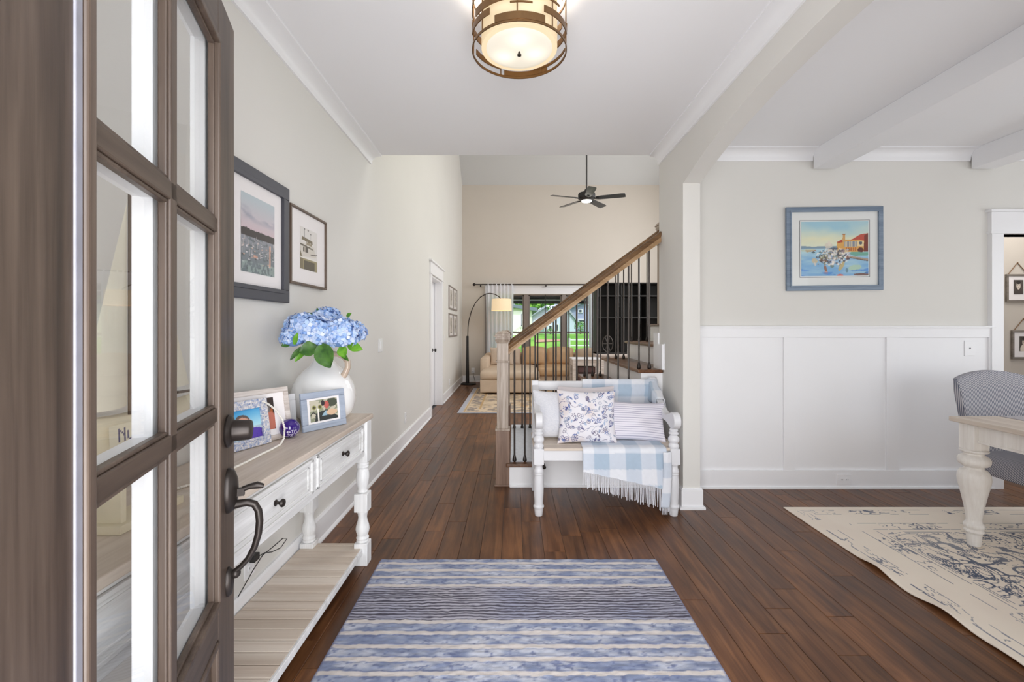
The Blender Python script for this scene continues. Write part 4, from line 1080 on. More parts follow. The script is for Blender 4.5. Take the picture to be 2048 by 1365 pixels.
def newel(x, y, ztop, zb=0, base=True):
    q = MB(); B = MB()
    if base:
        B.box(x-.056, x+.056, y-.056, y+.056, zb, zb+.452).box(x-.066, x+.062, y-.064, y+.062, zb, zb+.014)
        b = obj('newel_base', B, M['newel_dark'], st, bevel=.003)
        q.box(x-.060, x+.060, y-.060, y+.060, zb+.452, zb+.468)
        zs = zb+.468
    else: zs = zb
    q.box(x-.047, x+.047, y-.047, y+.047, zs, ztop-.09)
    q.hexa([(x-.047,y-.047,zs),(x+.047,y-.047,zs),(x+.047,y+.047,zs),(x-.047,y+.047,zs),(x-.0525,y-.0525,ztop-.105),(x+.0525,y-.0525,ztop-.105),(x+.0525,y+.0525,ztop-.105),(x-.0525,y+.0525,ztop-.105)] if False else
           [(x-.043,y-.043,zs),(x+.043,y-.043,zs),(x+.043,y+.043,zs),(x-.043,y+.043,zs),(x-.043,y-.043,zs+.01),(x+.043,y-.043,zs+.01),(x+.043,y+.043,zs+.01),(x-.043,y+.043,zs+.01)])
    q.box(x-.056, x+.056, y-.056, y+.056, ztop-.256, ztop-.242)
    q.hexa([(x-.050,y-.050,ztop-.10),(x+.050,y-.050,ztop-.10),(x+.050,y+.050,ztop-.10),(x-.050,y+.050,ztop-.10),(x-.064,y-.064,ztop-.07),(x+.064,y-.064,ztop-.07),(x+.064,y+.064,ztop-.07),(x-.064,y+.064,ztop-.07)])
    q.box(x-.060, x+.060, y-.060, y+.060, ztop-.07, ztop-.02)
    n_ = obj('newel_post', q, M['newel_wood'], st, bevel=.003)
    obj('newel_cap', MB().box(x-.068, x+.068, y-.068, y+.068, ztop-.048, ztop-.036).hexa([(x-.055,y-.055,ztop-.02),(x+.055,y-.055,ztop-.02),(x+.055,y+.055,ztop-.02),(x-.055,y+.055,ztop-.02),(x-.035,y-.035,ztop),(x+.035,y-.035,ztop),(x+.035,y+.035,ztop),(x-.035,y+.035,ztop)]), M['newel_wood'], n_, bevel=.002)
YR1, YR2 = 3.715, 4.93
newel(-.093, 3.722, 1.266)
newel(-.093, YR2, 1.266)
newel(1.63, YR2, 2.46, RISE*7, False)
SL = .74
def ztop(x): return 1.163+SL*(x+.045)
def rail(x0, x1, y):
    prof = [(-.026, -.086), (.026, -.086), (.026, -.068), (.020, -.062), (.020, -.052), (.031, -.036), (.033, -.018), (.024, -.004), (.008, .001), (-.008, .001), (-.024, -.004), (-.033, -.018), (-.031, -.036), (-.020, -.052), (-.020, -.062), (-.026, -.068)]
    return extr(lambda p, t: (t, y+p[0], ztop(t)+p[1]), prof, x0, x1)
def rail_low(x0, x1, y):
    prof = [(-.027, -.090), (.027, -.090), (.027, -.066), (.023, -.060), (.023, -.050), (-.023, -.050), (-.023, -.060), (-.027, -.066)]
    return extr(lambda p, t: (t, y+p[0], ztop(t)+p[1]), prof, x0, x1)
for x1_, y_ in ((1.2075, YR1), (1.585, YR2)):
    hr = obj('handrail', rail(-.046, x1_, y_), M['rail_wood'], st, smooth=True)
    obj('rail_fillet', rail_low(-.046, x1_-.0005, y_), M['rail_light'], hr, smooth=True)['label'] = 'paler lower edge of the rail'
def balusters(y, n):
    for k in range(n):
        x = .004+.0855*k
        s = int((x-NX0)//RUN)+1; zb = RISE*s
        b = obj('baluster', MB().tube([(x, y, zb), (x, y, ztop(x)-.085)], .0075, 8), M['iron'], st, smooth=True)
        obj('baluster_shoe', MB().lathe([(.012, zb), (.0165, zb+.006), (.0165, zb+.018), (.0125, zb+.034), (.009, zb+.05), (.008, zb+.054)], (x, y, 0), 12), M['bronze'], b, smooth=True)
balusters(YR1-.004, 14)
balusters(YR2, 18)
tag(obj('tread_glare', MB().box(-.03, .225, 3.70, 5.10, RISE+.0002, RISE+.006), plain('pale_glare_sheet', srgb(214, 220, 230), .3, .10, 30), loc=(.1, 4.4, RISE), bevel=.002), 'pale window glare laid as a sheet on the first stair tread', 'mat')  # thin pale sheet paints the window glare on to the glossy tread

# ================================================================== BENCH
be = thing('bench', 'white wooden bench with scrolled arms, turned legs and open back, before the stairs', 'bench', (.63, 3.33, 0))
BW = M['bench_white']
def bench_leg(x, y):
    lo = [(.024, 0), (.026, .004), (.031, .045), (.031, .052), (.037, .060), (.037, .070), (.030, .078), (.030, .10), (.034, .15), (.0355, .20), (.034, .25), (.031, .278), (.031, .284), (.034, .287), (.031, .292), (.035, .305), (.032, .318), (.026, .335), (.028, .348), (.034, .352), (.03, .358)]
    up = [(.03, .463), (.035, .475), (.035, .485), (.026, .500), (.036, .513), (.038, .530), (.030, .545), (.022, .555), (.032, .562), (.033, .570), (.024, .578), (.03, .590), (.022, .60), (.02, .615)]
    q = MB().lathe(lo, (x, y, 0), 24).lathe(up, (x, y, 0), 24); q.box(x-.034, x+.034, y-.034, y+.034, .357, .465)
    return q
for x in (.170, 1.100):
    obj('leg', bench_leg(x, 3.10), BW, be, smooth=True, bevel=.003)
    obj('leg', MB().box(x-.028, x+.024, 3.565, 3.61, 0, .875), BW, be, bevel=.004)
obj('apron', MB().box(.2, 1.07, 3.083, 3.108, .381, .453).box(.15, .19, 3.13, 3.57, .381, .453).box(1.08, 1.12, 3.13, 3.57, .381, .453).box(.19, 1.08, 3.56, 3.585, .381, .453), BW, be, bevel=.003)
yy = 3.068
for k in range(5):
    y1 = yy+.097; q = MB()
    if k == 0: q.box(.205, 1.065, yy, y1-.003, .453, .470)
    else: q.box(.135, 1.135, yy, y1-.003, .453, .470)
    obj('seat_slat', q, M['beige_top_x'], be, bevel=.003); yy = y1
obj('top_rail', MB().box(.150, 1.118, 3.570, 3.598, .798, .870), BW, be, bevel=.004)
obj('lower_rail', MB().box(.19, 1.08, 3.575, 3.593, .62, .665).box(.19, 1.08, 3.575, 3.593, .475, .515), BW, be, bevel=.003)
for x in (.4, .64, .88): obj('back_slat', MB().box(x-.03, x+.03, 3.578, 3.590, .51, .80) if x != .4 else MB().box(x-.03, x+.03, 3.578, 3.590, .51, .625), BW, be, bevel=.002)
arm = [(3.575, .845), (3.50, .812), (3.42, .765), (3.34, .715), (3.26, .684), (3.19, .680), (3.14, .695), (3.09, .715), (3.055, .712), (3.030, .695), (3.018, .668), (3.020, .638), (3.040, .612), (3.070, .602), (3.110, .604), (3.15, .618), (3.20, .630), (3.28, .634), (3.36, .655), (3.44, .695), (3.52, .742), (3.575, .765)]
for x in (.170, 1.100): obj('arm', MB().prism(arm, x-.024, x+.024, 'x'), BW, be, smooth=True, bevel=.006, seg=3)

# cushions
def pillow(name, label, c, w, h, t, rot, m, art=None, n=44, pinch=.07, grp=None):
    q = MB(); R = Matrix.Translation(Vector(c)) @ Matrix.Rotation(rot[2], 4, 'Z') @ Matrix.Rotation(rot[0], 4, 'X') @ Matrix.Rotation(rot[1], 4, 'Y')
    cols = []
    for side in (-1, 1):
        def fn(u, v):
            a, b = u*2-1, v*2-1
            puff = ((1-abs(a)**2.6)*(1-abs(b)**2.6))**.55
            x = a*w/2*(1-pinch*(1-b*b)); z = b*h/2*(1-pinch*(1-a*a))
            wr = .006*math.sin(a*7+b*3+c[0]*9)*puff
            return R @ Vector((x, side*(t/2*puff+wr), z))
        q.grid(fn, n, n)
        if art:
            U, V = np.meshgrid(np.linspace(0, 1, n+1), np.linspace(0, 1, n+1)); cols.append(art(U.ravel(), V.ravel()))
    if art: q.col = np.vstack(cols)
    o = obj(name, q, m, loc=(c[0], c[1], c[2]-h/2), smooth='full', fix=False)
    tag(o, label, 'pillow', grp)
    return o
t = NT('pale_linen'); t.set(rough=.9, sheen=.1)
wv = t.noise(t.pos((60, 60, 500)), 1, 2); wh = t.noise(t.pos((500, 500, 60)), 1, 2)
t.col(t.ramp(t.math('MULTIPLY', t.math('ADD', wv, wh), .5), [(.35, srgb(206, 208, 216)), (.65, srgb(230, 230, 234))])); t.bump(wv, .2, .001); M['linen'] = t.m
def floral(U, V):
    x, y = U*.42, V*.38
    c = np.ones((U.size, 3))*rgb(226, 223, 228)
    c = mixn(c, rgb(216, 202, 198), np.clip((fbm(x*9, y*9, 50)-.5)*3, 0, .6))
    R = random.Random(12)
    for k in range(170):
        u, v = R.random(), R.random(); kind = R.random(); rot = R.uniform(-1.6, 1.6)
        col_ = [rgb(96, 112, 164), rgb(132, 142, 170), rgb(150, 158, 176), rgb(118, 112, 132), rgb(160, 176, 204), rgb(86, 86, 130)][R.randrange(6)]
        if kind < .45: put(c, ell(U, V, u, v, R.uniform(.022, .048), R.uniform(.010, .018), rot), col_, .9)
        elif kind < .7:
            a, b = R.uniform(.03, .055), R.uniform(.02, .04); o_ = ell(U, V, u, v, a, b, rot); i_ = ell(U, V, u, v, a*.74, b*.66, rot); put(c, o_ & ~i_, col_, .85); put(c, ell(U, V, u, v, a*.3, b*.3, rot), col_, .7)
        elif kind < .85:
            for j in range(5): put(c, ell(U, V, u+.028*math.cos(j*1.257+rot), v+.028*math.sin(j*1.257+rot), .017, .009, j*1.257+rot), col_, .9)
        else:
            s = R.uniform(.06, .12); put(c, (np.abs((V-v)-.35*np.sin((U-u)*26+rot)*.1-math.tan(rot*.4)*(U-u)) < .005) & (np.abs(U-u) < s), col_, .85)
    return c
def ticking(U, V):
    c = np.ones((U.size, 3))*rgb(224, 220, 228)
    ph = (V*17) % 1; put(c, (ph > .36) & (ph < .60), rgb(150, 148, 170), .8); return c
M['pillow_print'] = vcol('cotton_print', .9, .15, 600)
pillow('throw_pillow', 'pale grey linen pillow at the left end of the bench', (.345, 3.37, .642), .42, .355, .13, (-.26, .05, .05), M['linen'], grp='pillows on the bench')
pillow('throw_pillow', 'pale dusty pillow peeping out behind the floral one', (.56, 3.49, .66), .44, .36, .10, (-.12, 0, .0), plain('dusty_pink_linen', srgb(216, 208, 210), .9, .03, 200), grp='pillows on the bench')
pillow('throw_pillow', 'white square pillow with blue floral print in the middle of the bench', (.525, 3.245, .652), .43, .385, .15, (-.26, .02, .02), M['pillow_print'], floral, 150, .09, grp='pillows on the bench')
pillow('throw_pillow', 'white lumbar pillow with thin grey stripes at the right end of the bench', (.872, 3.29, .612), .465, .285, .13, (-.32, .05, .0), M['pillow_print'], ticking, 110, .07, grp='pillows on the bench')

# plaid throw
th = thing('throw_blanket', 'pale blue and white plaid throw with fringe over the right of the bench', 'blanket', (.8, 3.3, .47))
def plaid(su, sv):
    a = (np.floor(su/.105).astype(int) % 2); b = (np.floor(sv/.105).astype(int) % 2)
    c = np.where(((a+b) == 2)[:, None], rgb(170, 188, 206), np.where(((a+b) == 1)[:, None], rgb(202, 210, 222), rgb(226, 228, 234)))
    return c*(1-.03*fbm(su*60, sv*60, 3))[:, None]
path = [(3.616, .70, .56, 1.10), (3.616, .80, .555, 1.105), (3.614, .868, .55, 1.11), (3.602, .884, .545, 1.115), (3.572, .884, .542, 1.118), (3.560, .868, .54, 1.118), (3.556, .80, .54, 1.11), (3.548, .70, .53, 1.09), (3.53, .58, .52, 1.07), (3.50, .50, .50, 1.06),
        (3.44, .479, .49, 1.055), (3.35, .4765, .48, 1.05), (3.25, .4765, .475, 1.045), (3.15, .4765, .47, 1.04), (3.075, .4765, .467, 1.036), (3.056, .470, .467, 1.035), (3.046, .452, .467, 1.034)]
pl = [np.array(p) for p in path]; sl = [0.0]
for a, b in zip(pl, pl[1:]): sl.append(sl[-1]+float(np.hypot(*(b[:2]-a[:2]))))
def hem(u): return .322-.125*u
NU = 72; NV1 = 90; NV2 = 34
q = MB(); SU, SV = [], []
for j in range(NV1+1):
    s = sl[-1]*j/NV1
    k = max(i for i in range(len(sl)) if sl[i] <= s+1e-9); k = min(k, len(pl)-2); f = (s-sl[k])/(sl[k+1]-sl[k]); p = pl[k]*(1-f)+pl[k+1]*f
    for i in range(NU+1):
        u = i/NU; w_ = .003*math.sin(u*17+s*6)*(1 if k > 10 else .6)
        q.v.append((p[2]+(p[3]-p[2])*u, p[0]-(abs(w_) if k < 10 and k > 5 else 0), p[1]+(abs(w_) if k >= 10 or k < 5 else 0))); SU.append((p[3]-p[2])*u+.03); SV.append(s)
for j in range(1, NV2+1):
    f = j/NV2
    for i in range(NU+1):
        u = i/NU; zt = .452; z = zt+(hem(u)-zt)*f
        y = 3.046-.010*f-.012*f*math.sin(u*15+.6)**2
        x = .467+(1.034-.467)*u+.012*f*(u-.2)
        q.v.append((x, y, z)); SU.append((1.034-.467)*u+.03); SV.append(sl[-1]+(zt-z)*1.0)
for j in range(NV1+NV2):
    for i in range(NU):
        a = j*(NU+1)+i; q.f.append((a, a+1, a+NU+2, a+NU+1))
q.col = plaid(np.array(SU), np.array(SV)+.062)
M['plaid'] = vcol('soft_plaid_wool', .95, .2, 400, sheen=.2)
cloth = obj('cloth', q, M['plaid'], th, smooth='full', fix=False); so_ = cloth.modifiers.new('thick', 'SOLIDIFY'); so_.thickness = .003; so_.offset = 1
q = MB(); SU, SV = [], []
for j in range(41):
    f = j/40
    for i in range(13):
        u = i/12; z = .455-(.455-.085)*f
        q.v.append((1.005+.055*u-.012*f+.006*math.sin(u*6+f*4), 3.034-.012*math.sin(u*PI)-.004*f, z)); SU.append(.05*u); SV.append(f*.37)
for j in range(40):
    for i in range(12): a = j*13+i; q.f.append((a, a+1, a+14, a+13))
q.col = plaid(np.array(SU), np.array(SV)+.04)
fl = obj('hanging_fold', q, M['plaid'], th, smooth='full', fix=False); so_ = fl.modifiers.new('thick', 'SOLIDIFY'); so_.thickness = .004
q = MB(); SU, SV = [], []
for j in range(25):
    f = j/24; yy_ = 3.60-.21*f; top_ = float(np.interp(yy_, [3.34, 3.42, 3.50, 3.575, 3.6], [.715, .765, .812, .86, .884]))+.012
    for i in range(17):
        u = i/8-1; sd_ = math.copysign(min(1, abs(u)/.35), u) if u else 0
        drop = (.13-.05*f+.02*math.sin(f*7))*max(0, abs(u)-.35)/.65
        q.v.append((1.100+.031*sd_+.010*max(0, abs(u)-.35)*math.copysign(1, u)+.004*math.sin(f*11+u*3), yy_-.02*abs(u), top_-drop)); SU.append((u+1)*.12); SV.append(f*.2)
for j in range(24):
    for i in range(16): a = j*17+i; q.f.append((a, a+1, a+18, a+17))
q.col = plaid(np.array(SU)+.11, np.array(SV)+.09)
fl = obj('corner_drape', q, M['plaid'], th, smooth='full', fix=False); so_ = fl.modifiers.new('thick', 'SOLIDIFY'); so_.thickness = .004
q = MB(); R = random.Random(4)
for i in range(78):
    u = i/77; x = .467+(1.046-.467)*u; z = hem(u); y = 3.046-.010-.012*math.sin(u*15+.6)**2
    L = .095+.045*u+R.uniform(-.012, .012); dx = R.uniform(-.006, .006)
    q.tube([(x, y, z+.004), (x+dx*.4, y-.001, z-L*.5), (x+dx, y, z-L)], .0023, 5)
for i in range(8):
    x = .998+.05*i/7; q.tube([(x, 3.028, .09), (x+R.uniform(-.004, .004), 3.028, .035)], .0018, 5)
obj('fringe', q, M['linen'], th, kind='stuff', fix=False)

# ================================================================== DINING ROOM
M['table_white'] = wood('whitewashed_table_paint', srgb(226, 220, 213), srgb(244, 241, 236), 'z', .7, .45, bump=.06)
dt = thing('dining_table', 'whitewashed farmhouse dining table with a thick turned leg, on the cream rug', 'table', (3.5, 1.85, 0))
TX, TY, TZ_ = 2.64, 2.735, .757
obj('table_top', MB().box(TX, 4.5, .95, TY, TZ_-.028, TZ_), M['beige_top_y'], dt, bevel=.004)
obj('apron', MB().box(TX+.055, 4.45, TY-.075, TY-.05, TZ_-.125, TZ_-.028).box(TX+.055, TX+.08, .99, TY-.05, TZ_-.125, TZ_-.028).box(TX+.05, TX+.085, 1.1, TY-.12, TZ_-.135, TZ_-.12)
    .box(TX+.055, 4.45, .99, 1.015, TZ_-.125, TZ_-.028).box(4.42, 4.445, .99, TY-.05, TZ_-.125, TZ_-.028), M['table_white'], dt, bevel=.003)
def table_leg(x, y):
    q = MB(); q.box(x-.046, x+.046, y-.046, y+.046, .575, TZ_-.028)
    q.lathe([(.030, .009), (.031, .012), (.036, .075), (.037, .083), (.046, .092), (.046, .100), (.038, .108), (.045, .116), (.049, .126), (.046, .136), (.037, .146), (.035, .165), (.045, .24), (.060, .32), (.072, .375), (.0755, .405), (.073, .43), (.062, .452),
             (.046, .462), (.043, .472), (.052, .478), (.066, .486), (.073, .500), (.074, .515), (.068, .530), (.054, .540), (.044, .546), (.043, .554), (.060, .560), (.066, .566), (.066, .572), (.05, .578)], (x, y, 0), 36)
    return q
for x, y in ((TX+.076, TY-.078), (TX+.076, 1.03), (4.42, TY-.078), (4.42, 1.03)):
    obj('leg', table_leg(x, y), M['table_white'], dt, smooth=True, bevel=.003)
tag(obj('placemat', MB().box(2.93, 3.38, 2.42, 2.72, TZ_, TZ_+.004), plain('grey_placemat', srgb(176, 172, 176), .9, .05, 100, .3), loc=(3.15, 2.57, TZ_), bevel=.001), 'grey placemat on the far edge of the dining table', 'placemat')

# striped upholstered chair
t = NT('navy_ticking_stripe'); t.set(rough=.9)
sx = t.n('ShaderNodeSeparateXYZ'); t.l(t.pos(obj=True), sx.inputs[0])
def stripes(t, c, pitch): return t.math('ABSOLUTE', t.math('SUBTRACT', t.math('FRACT', t.math('MULTIPLY', c, 1/pitch)), .5))
t.col(t.ramp(stripes(t, t.math('ADD', sx.outputs[0], t.math('MULTIPLY', sx.outputs[1], .8)), .0105), [(.18, srgb(90, 94, 112)), (.30, srgb(196, 194, 198))])); M['tick_v'] = t.m
t = NT('navy_ticking_stripe_across'); t.set(rough=.9)
sx = t.n('ShaderNodeSeparateXYZ'); t.l(t.pos(obj=True), sx.inputs[0])
t.col(t.ramp(stripes(t, t.math('ADD', sx.outputs[1], sx.outputs[2]), .0105), [(.18, srgb(84, 86, 100)), (.30, srgb(176, 174, 178))])); M['tick_h'] = t.m
ch = thing('dining_chair', 'blue and white striped upholstered dining chair behind the table', 'chair', (3.37, 3.05, 0))
CXc = 3.375
q = MB(); nU, nV = 28, 22
def back_pt(u, v, side):
    a = u*2-1; zb = .34; top = .985-.035*abs(a)**2-.045*max(0, abs(a)-.72)*3
    top = .93+.062*math.cos(a*PI/2*.95)**1.0
    wv = .268+.018*v
    z = zb+(top-zb)*v
    y = 3.085+.105*v-.035*abs(a)**3+(side*.045)*(1-.45*abs(a)**4)*(1-.5*max(0, v-.85)/.15)
    return (CXc+a*wv, y, z)
for sd in (-1, 1): q.grid(lambda u, v: back_pt(u, v, sd), nU, nV)
n1 = (nU+1)*(nV+1)
for j in range(nV):
    for i in (0, nU): a = j*(nU+1)+i; q.f.append((a, a+nU+1, a+nU+1+n1, a+n1))
for i in range(nU): a = nV*(nU+1)+i; q.f.append((a, a+1, a+1+n1, a+n1))
obj('backrest', q, M['tick_v'], ch, smooth='full')
q = MB(); 
def soft_box(q, x0, x1, y0, y1, z0, z1, r, bulge=.0, n=10):
    """rounded, slightly bulging upholstery block"""
    c = Vector(((x0+x1)/2, (y0+y1)/2, (z0+z1)/2)); h = Vector(((x1-x0)/2, (y1-y0)/2, (z1-z0)/2))
    base = len(q.v); idx = {}
    def vert(p):
        k = tuple(round(v, 5) for v in p)
        if k not in idx:
            w = Vector((p[0]*h.x, p[1]*h.y, p[2]*h.z)); inn = Vector([max(-(h[i]-r), min(h[i]-r, w[i])) for i in range(3)])
            d = w-inn
            o = inn+(d.normalized()*r if d.length > 1e-9 else d)
            o.z += bulge*(1-p[0]**2)*(1-p[1]**2)*(1 if p[2] > 0 else 0)
            o.y += -bulge*.6*(1-p[0]**2)*(1-p[2]**2)*(1 if p[1] < -.99 else 0)
            idx[k] = len(q.v); q.v.append(tuple(c+o))
        return idx[k]
    for ax in range(3):
        for sgn in (-1, 1):
            for i in range(n):
                for j in range(n):
                    f = []
                    for a, b in ((i, j), (i+1, j), (i+1, j+1), (i, j+1)):
                        # denser sampling near the rims so the rounding shows
                        e = lambda t: math.sin((t/n*2-1)*PI/2)
                        p = [0, 0, 0]; p[ax] = sgn; p[(ax+1) % 3] = e(a); p[(ax+2) % 3] = e(b); f.append(vert(p))
                    q.f.append(tuple(f if sgn > 0 else f[::-1]))
    return q
soft_box(q, CXc-.27, CXc+.27, 2.58, 3.12, .318, .452, .035, .012)
obj('seat', q, M['tick_h'], ch, smooth='full')
for x in (CXc-.235, CXc+.235):
    for y, s in ((2.63, 0), (3.07, .03)):
        obj('leg', MB().hexa([(x-.015, y+s-.015, .009), (x+.015, y+s-.015, .009), (x+.015, y+s+.015, .009), (x-.015, y+s+.015, .009), (x-.022, y-.022, .33), (x+.022, y-.022, .33), (x+.022, y+.022, .33), (x-.022, y+.022, .33)]), M['black_wood'], ch, bevel=.002)

# cream rug with navy line pattern
GX0, GX1, GY0, GY1 = 1.93, 4.9, .35, 3.225
def drug(X, Y):
    c = mixn(rgb(238, 226, 212), rgb(224, 208, 194), (fbm(X*5, Y*5, 61, 3)-.3)*1.4)
    c = mixn(c, rgb(240, 230, 214), fbm(X*2, Y*2, 66))
    dx = np.minimum(X-GX0, GX1-X); dy = np.minimum(GY1-Y, Y-GY0); d = np.minimum(dx, dy)
    navy = rgb(78, 88, 110)
    n1 = vn(X*8+.5*vn(X*3, Y*3, 90), Y*8, 62); n2 = vn(X*17, Y*17, 63); n3 = fbm(X*24, Y*24, 64, 2)
    fade = np.clip(fbm(X*2.2, Y*2.2, 65)*2.2-.35, .25, 1)
    ln = (np.abs(n1-.34) < .016) | (np.abs(n1-.52) < .014) | (np.abs(n1-.70) < .016)
    ln2 = ((np.abs(n2-.32) < .028) | (np.abs(n2-.66) < .028)) & (n3 > .44)
    inner = d > .40
    m = (ln | ln2) & inner
    # paisley ovals with inner lines
    R = random.Random(8)
    for k in range(620):
        x, y = GX0+.42+R.random()*2.2, GY0+.9+R.random()*(GY1-GY0-1.32); a, b, r = R.uniform(.02, .055), R.uniform(.010, .022), R.uniform(-1.5, 1.5)
        s = (np.abs(X-x) < .08) & (np.abs(Y-y) < .08)
        xs, ys = X[s], Y[s]; o_ = ell(xs, ys, x, y, a, b, r) & ~ell(xs, ys, x, y, a*.8, b*.62, r); i_ = ell(xs, ys, x, y, a*.55, b*.3, r)
        mm = m[s]; mm |= o_ | i_; m[s] = mm
    for lo, hi, sd in ((.055, .125, 70), (.27, .36, 71)):
        band = (d > lo) & (d < hi); t_ = np.where(dx < dy, Y, X)
        fr_ = fbm(t_*16, d*40, sd, 2); m |= band & ((np.abs(fr_-.5) < .045)) & (fbm(t_*3.5, d*0+1, sd+5) > .40)
        for e in (lo, hi): m |= (np.abs(d-e) < .0035) & (fbm(t_*9, d*0, sd+9) > .45)
    for e in (.385, .40): m |= (np.abs(d-e) < .0025) & (fbm(X*8+Y*8, d*0, 75) > .38)
    c2 = mixn(c, navy, np.where(m, .82*fade+.15, 0))
    return c2
def dz(X, Y):
    z = .008+0*X
    e = np.clip((.13-(X-GX0))/.13, 0, 1)
    z = z+e**2*(.020*np.exp(-((Y-2.40)/.09)**2)+.022*np.exp(-((Y-2.02)/.10)**2)+.010*np.exp(-((Y-1.75)/.1)**2))
    return z
nx, ny = 430, 330
q = MB().grid(lambda u, v: (GX0+(4.0-GX0)*u, 1.25+(GY1-1.25)*v, 0), nx, ny)
A = np.array(q.v); A[:, 2] = dz(A[:, 0], A[:, 1]); A[:, 0] = np.where(A[:, 0] < GX0+.002, A[:, 0]-.014*(np.exp(-((A[:, 1]-2.2)/.1)**2)-.0), A[:, 0]); q.col = drug(A[:, 0], A[:, 1]); q.v = [tuple(p) for p in A]
dr_ = tag(obj('area_rug', q, vcol('flatwoven_rug', .95, .3, 500), loc=(3.2, 2.2, 0), fix=False, smooth='full'), 'cream rug with navy line pattern and a rippled edge under the dining table', 'rug')
sm = dr_.modifiers.new('thick', 'SOLIDIFY'); sm.thickness = .006; sm.offset = -1
obj('rug_remainder', MB().box(4.0, GX1, .35, GY1, .001, .008).box(GX0, 4.0, .35, 1.25, .001, .008), plain('flatwoven_rug_plain', srgb(214, 200, 184), .95, .05, 30), dr_)

# watercolour on the dining wall
c0, c1 = P(1573.5, 581, 3.62), P(1767, 414, 3.62)
W_, H_ = (P(1769, 414, 3.62)[0]-P(1575.4, 414, 3.62)[0]), c1[2]-c0[2]
pc = picture('framed_picture', 'blue-framed watercolour of a red-roofed seaside villa on the dining wall', 'picture', W_, H_, .040, .022, wood('blue_grey_painted_frame', srgb(96, 112, 132), srgb(132, 148, 166), 'x', 1, .4, obj=True), plain('pale_mat', srgb(226, 228, 226), .8, .005),
        .541, .437, (.002, -.0), art_coast, 170, 138, ((c0[0]+c1[0])/2-.002, 3.638, (c0[2]+c1[2])/2), (.012, -.012, 0), inner=.012)

# hanging frames in the passage
def hanging(label, xc, y0, y1, art):
    D = 4.92; a = P(xc, y1, D); b = P(xc, y0, D); h_ = b[2]-a[2]; w_ = h_*.88
    th = picture('hanging_frame', label, 'picture', w_, h_, .022, .022, M['driftwood'], M['mat'], w_*.40, h_*.52, (-.0, .01), art, 40, 46, (0, 0, 0), (0, 0, 0), glass=False)
    q = MB()
    for s in (-1, 1): q.tube([(s*w_*.40, -.010, h_/2-.002), (0, -.004, h_/2+.125)], .004, 8)
    q.sphere((0, -.006, h_/2+.126), .006, 8, 6)
    obj('cord', q, M['cordm'], th, smooth=True)
    th.location = (a[0], D-.001, (a[2]+b[2])/2)
M['driftwood'] = wood('grey_driftwood_frame', srgb(108, 100, 92), srgb(146, 138, 130), 'x', 1, .6, obj=True)
M['cordm'] = plain('brown_cord', srgb(130, 100, 72), .8, .1, 100)
hanging('upper cord-hung frame with a dark old portrait, in the passage', 2034, 549, 604.5, art_portrait(5, (70, 62, 58)))
hanging('lower cord-hung frame with a portrait in a white dress, in the passage', 2046, 661, 718.5, art_portrait(6, (220, 210, 196)))

# ================================================================== GREAT ROOM
M['fabric'] = plain('tan_sofa_fabric', srgb(208, 188, 166), .85, .04, 12, .25, 400)
M['leather'] = plain('tan_leather', srgb(206, 172, 134), .42, .06, 10, .1, 120)
M['fabric_l'] = plain('beige_pillow_fabric', srgb(208, 190, 172), .9, .04, 20, .2, 400)
sf = thing('sofa', 'tan sectional sofa with a chaise under the far windows', 'sofa', (.55, 9.9, 0))
SXL, SFY = -.68, 8.68
obj('base', soft_box(MB(), SXL+.02, .52, SFY, 10.45, .04, .30, .03), M['fabric'], sf, smooth='full')
obj('base', soft_box(MB(), .50, 2.3, 9.42, 10.45, .04, .30, .03), M['fabric'], sf, smooth='full')
obj('arm', soft_box(MB(), SXL-.02, SXL+.16, 9.25, 10.5, .04, .68, .05, .01), M['fabric'], sf, smooth='full')
obj('arm', soft_box(MB(), 2.28, 2.48, 9.40, 10.5, .04, .62, .05, .01), M['fabric'], sf, smooth='full')
obj('back', soft_box(MB(), SXL, 2.48, 10.35, 10.62, .04, .72, .06, .01), M['fabric'], sf, smooth='full')
obj('seat_cushion', soft_box(MB(), SXL+.02, .50, SFY-.03, 10.36, .29, .47, .07, .02), M['fabric'], sf, smooth='full')
for a, b in ((.51, 1.38), (1.39, 2.27)): obj('seat_cushion', soft_box(MB(), a, b, 9.36, 10.36, .29, .47, .06, .02), M['leather'], sf, smooth='full')
def back_cushion(x0, x1, m, zt, tilt=-.15):
    q = MB(); w = x1-x0
    for sd in (-1, 1):
        def fn(u, v):
            a, b = u*2-1, v*2-1; puff = ((1-abs(a)**3.5)*(1-abs(b)**3.5))**.5
            z = b*(zt-.46)/2*(1-.05*(1-a*a)) + (.055*(1-a*a) if b > 0 else 0)*b
            y = sd*.12*puff
            return Vector((x0+w/2+a*w/2*(1-.03*(1-b*b)), 10.22+y-z*tilt*1.2, .46+(zt-.46)/2+z))
        q.grid(fn, 20, 16)
    obj('back_cushion', q, m, sf, smooth='full', fix=False)
back_cushion(-.52, .16, M['fabric_l'], .82); back_cushion(.18, .72, M['leather'], .84); back_cushion(.74, 1.36, M['leather'], .83); back_cushion(1.38, 2.02, M['fabric'], .80)
pillow('sofa_pillow', 'beige pillow in the left corner of the sofa', (-.27, 9.98, .67), .52, .40, .17, (-.3, 0, .1), M['fabric_l'])
pillow('sofa_pillow', 'cream pillow at the right end of the sofa, beside the dark wall unit', (1.98, 9.9, .69), .45, .42, .15, (-.25, 0, -.1), plain('cream_pillow', srgb(214, 198, 178), .9, .03, 20))

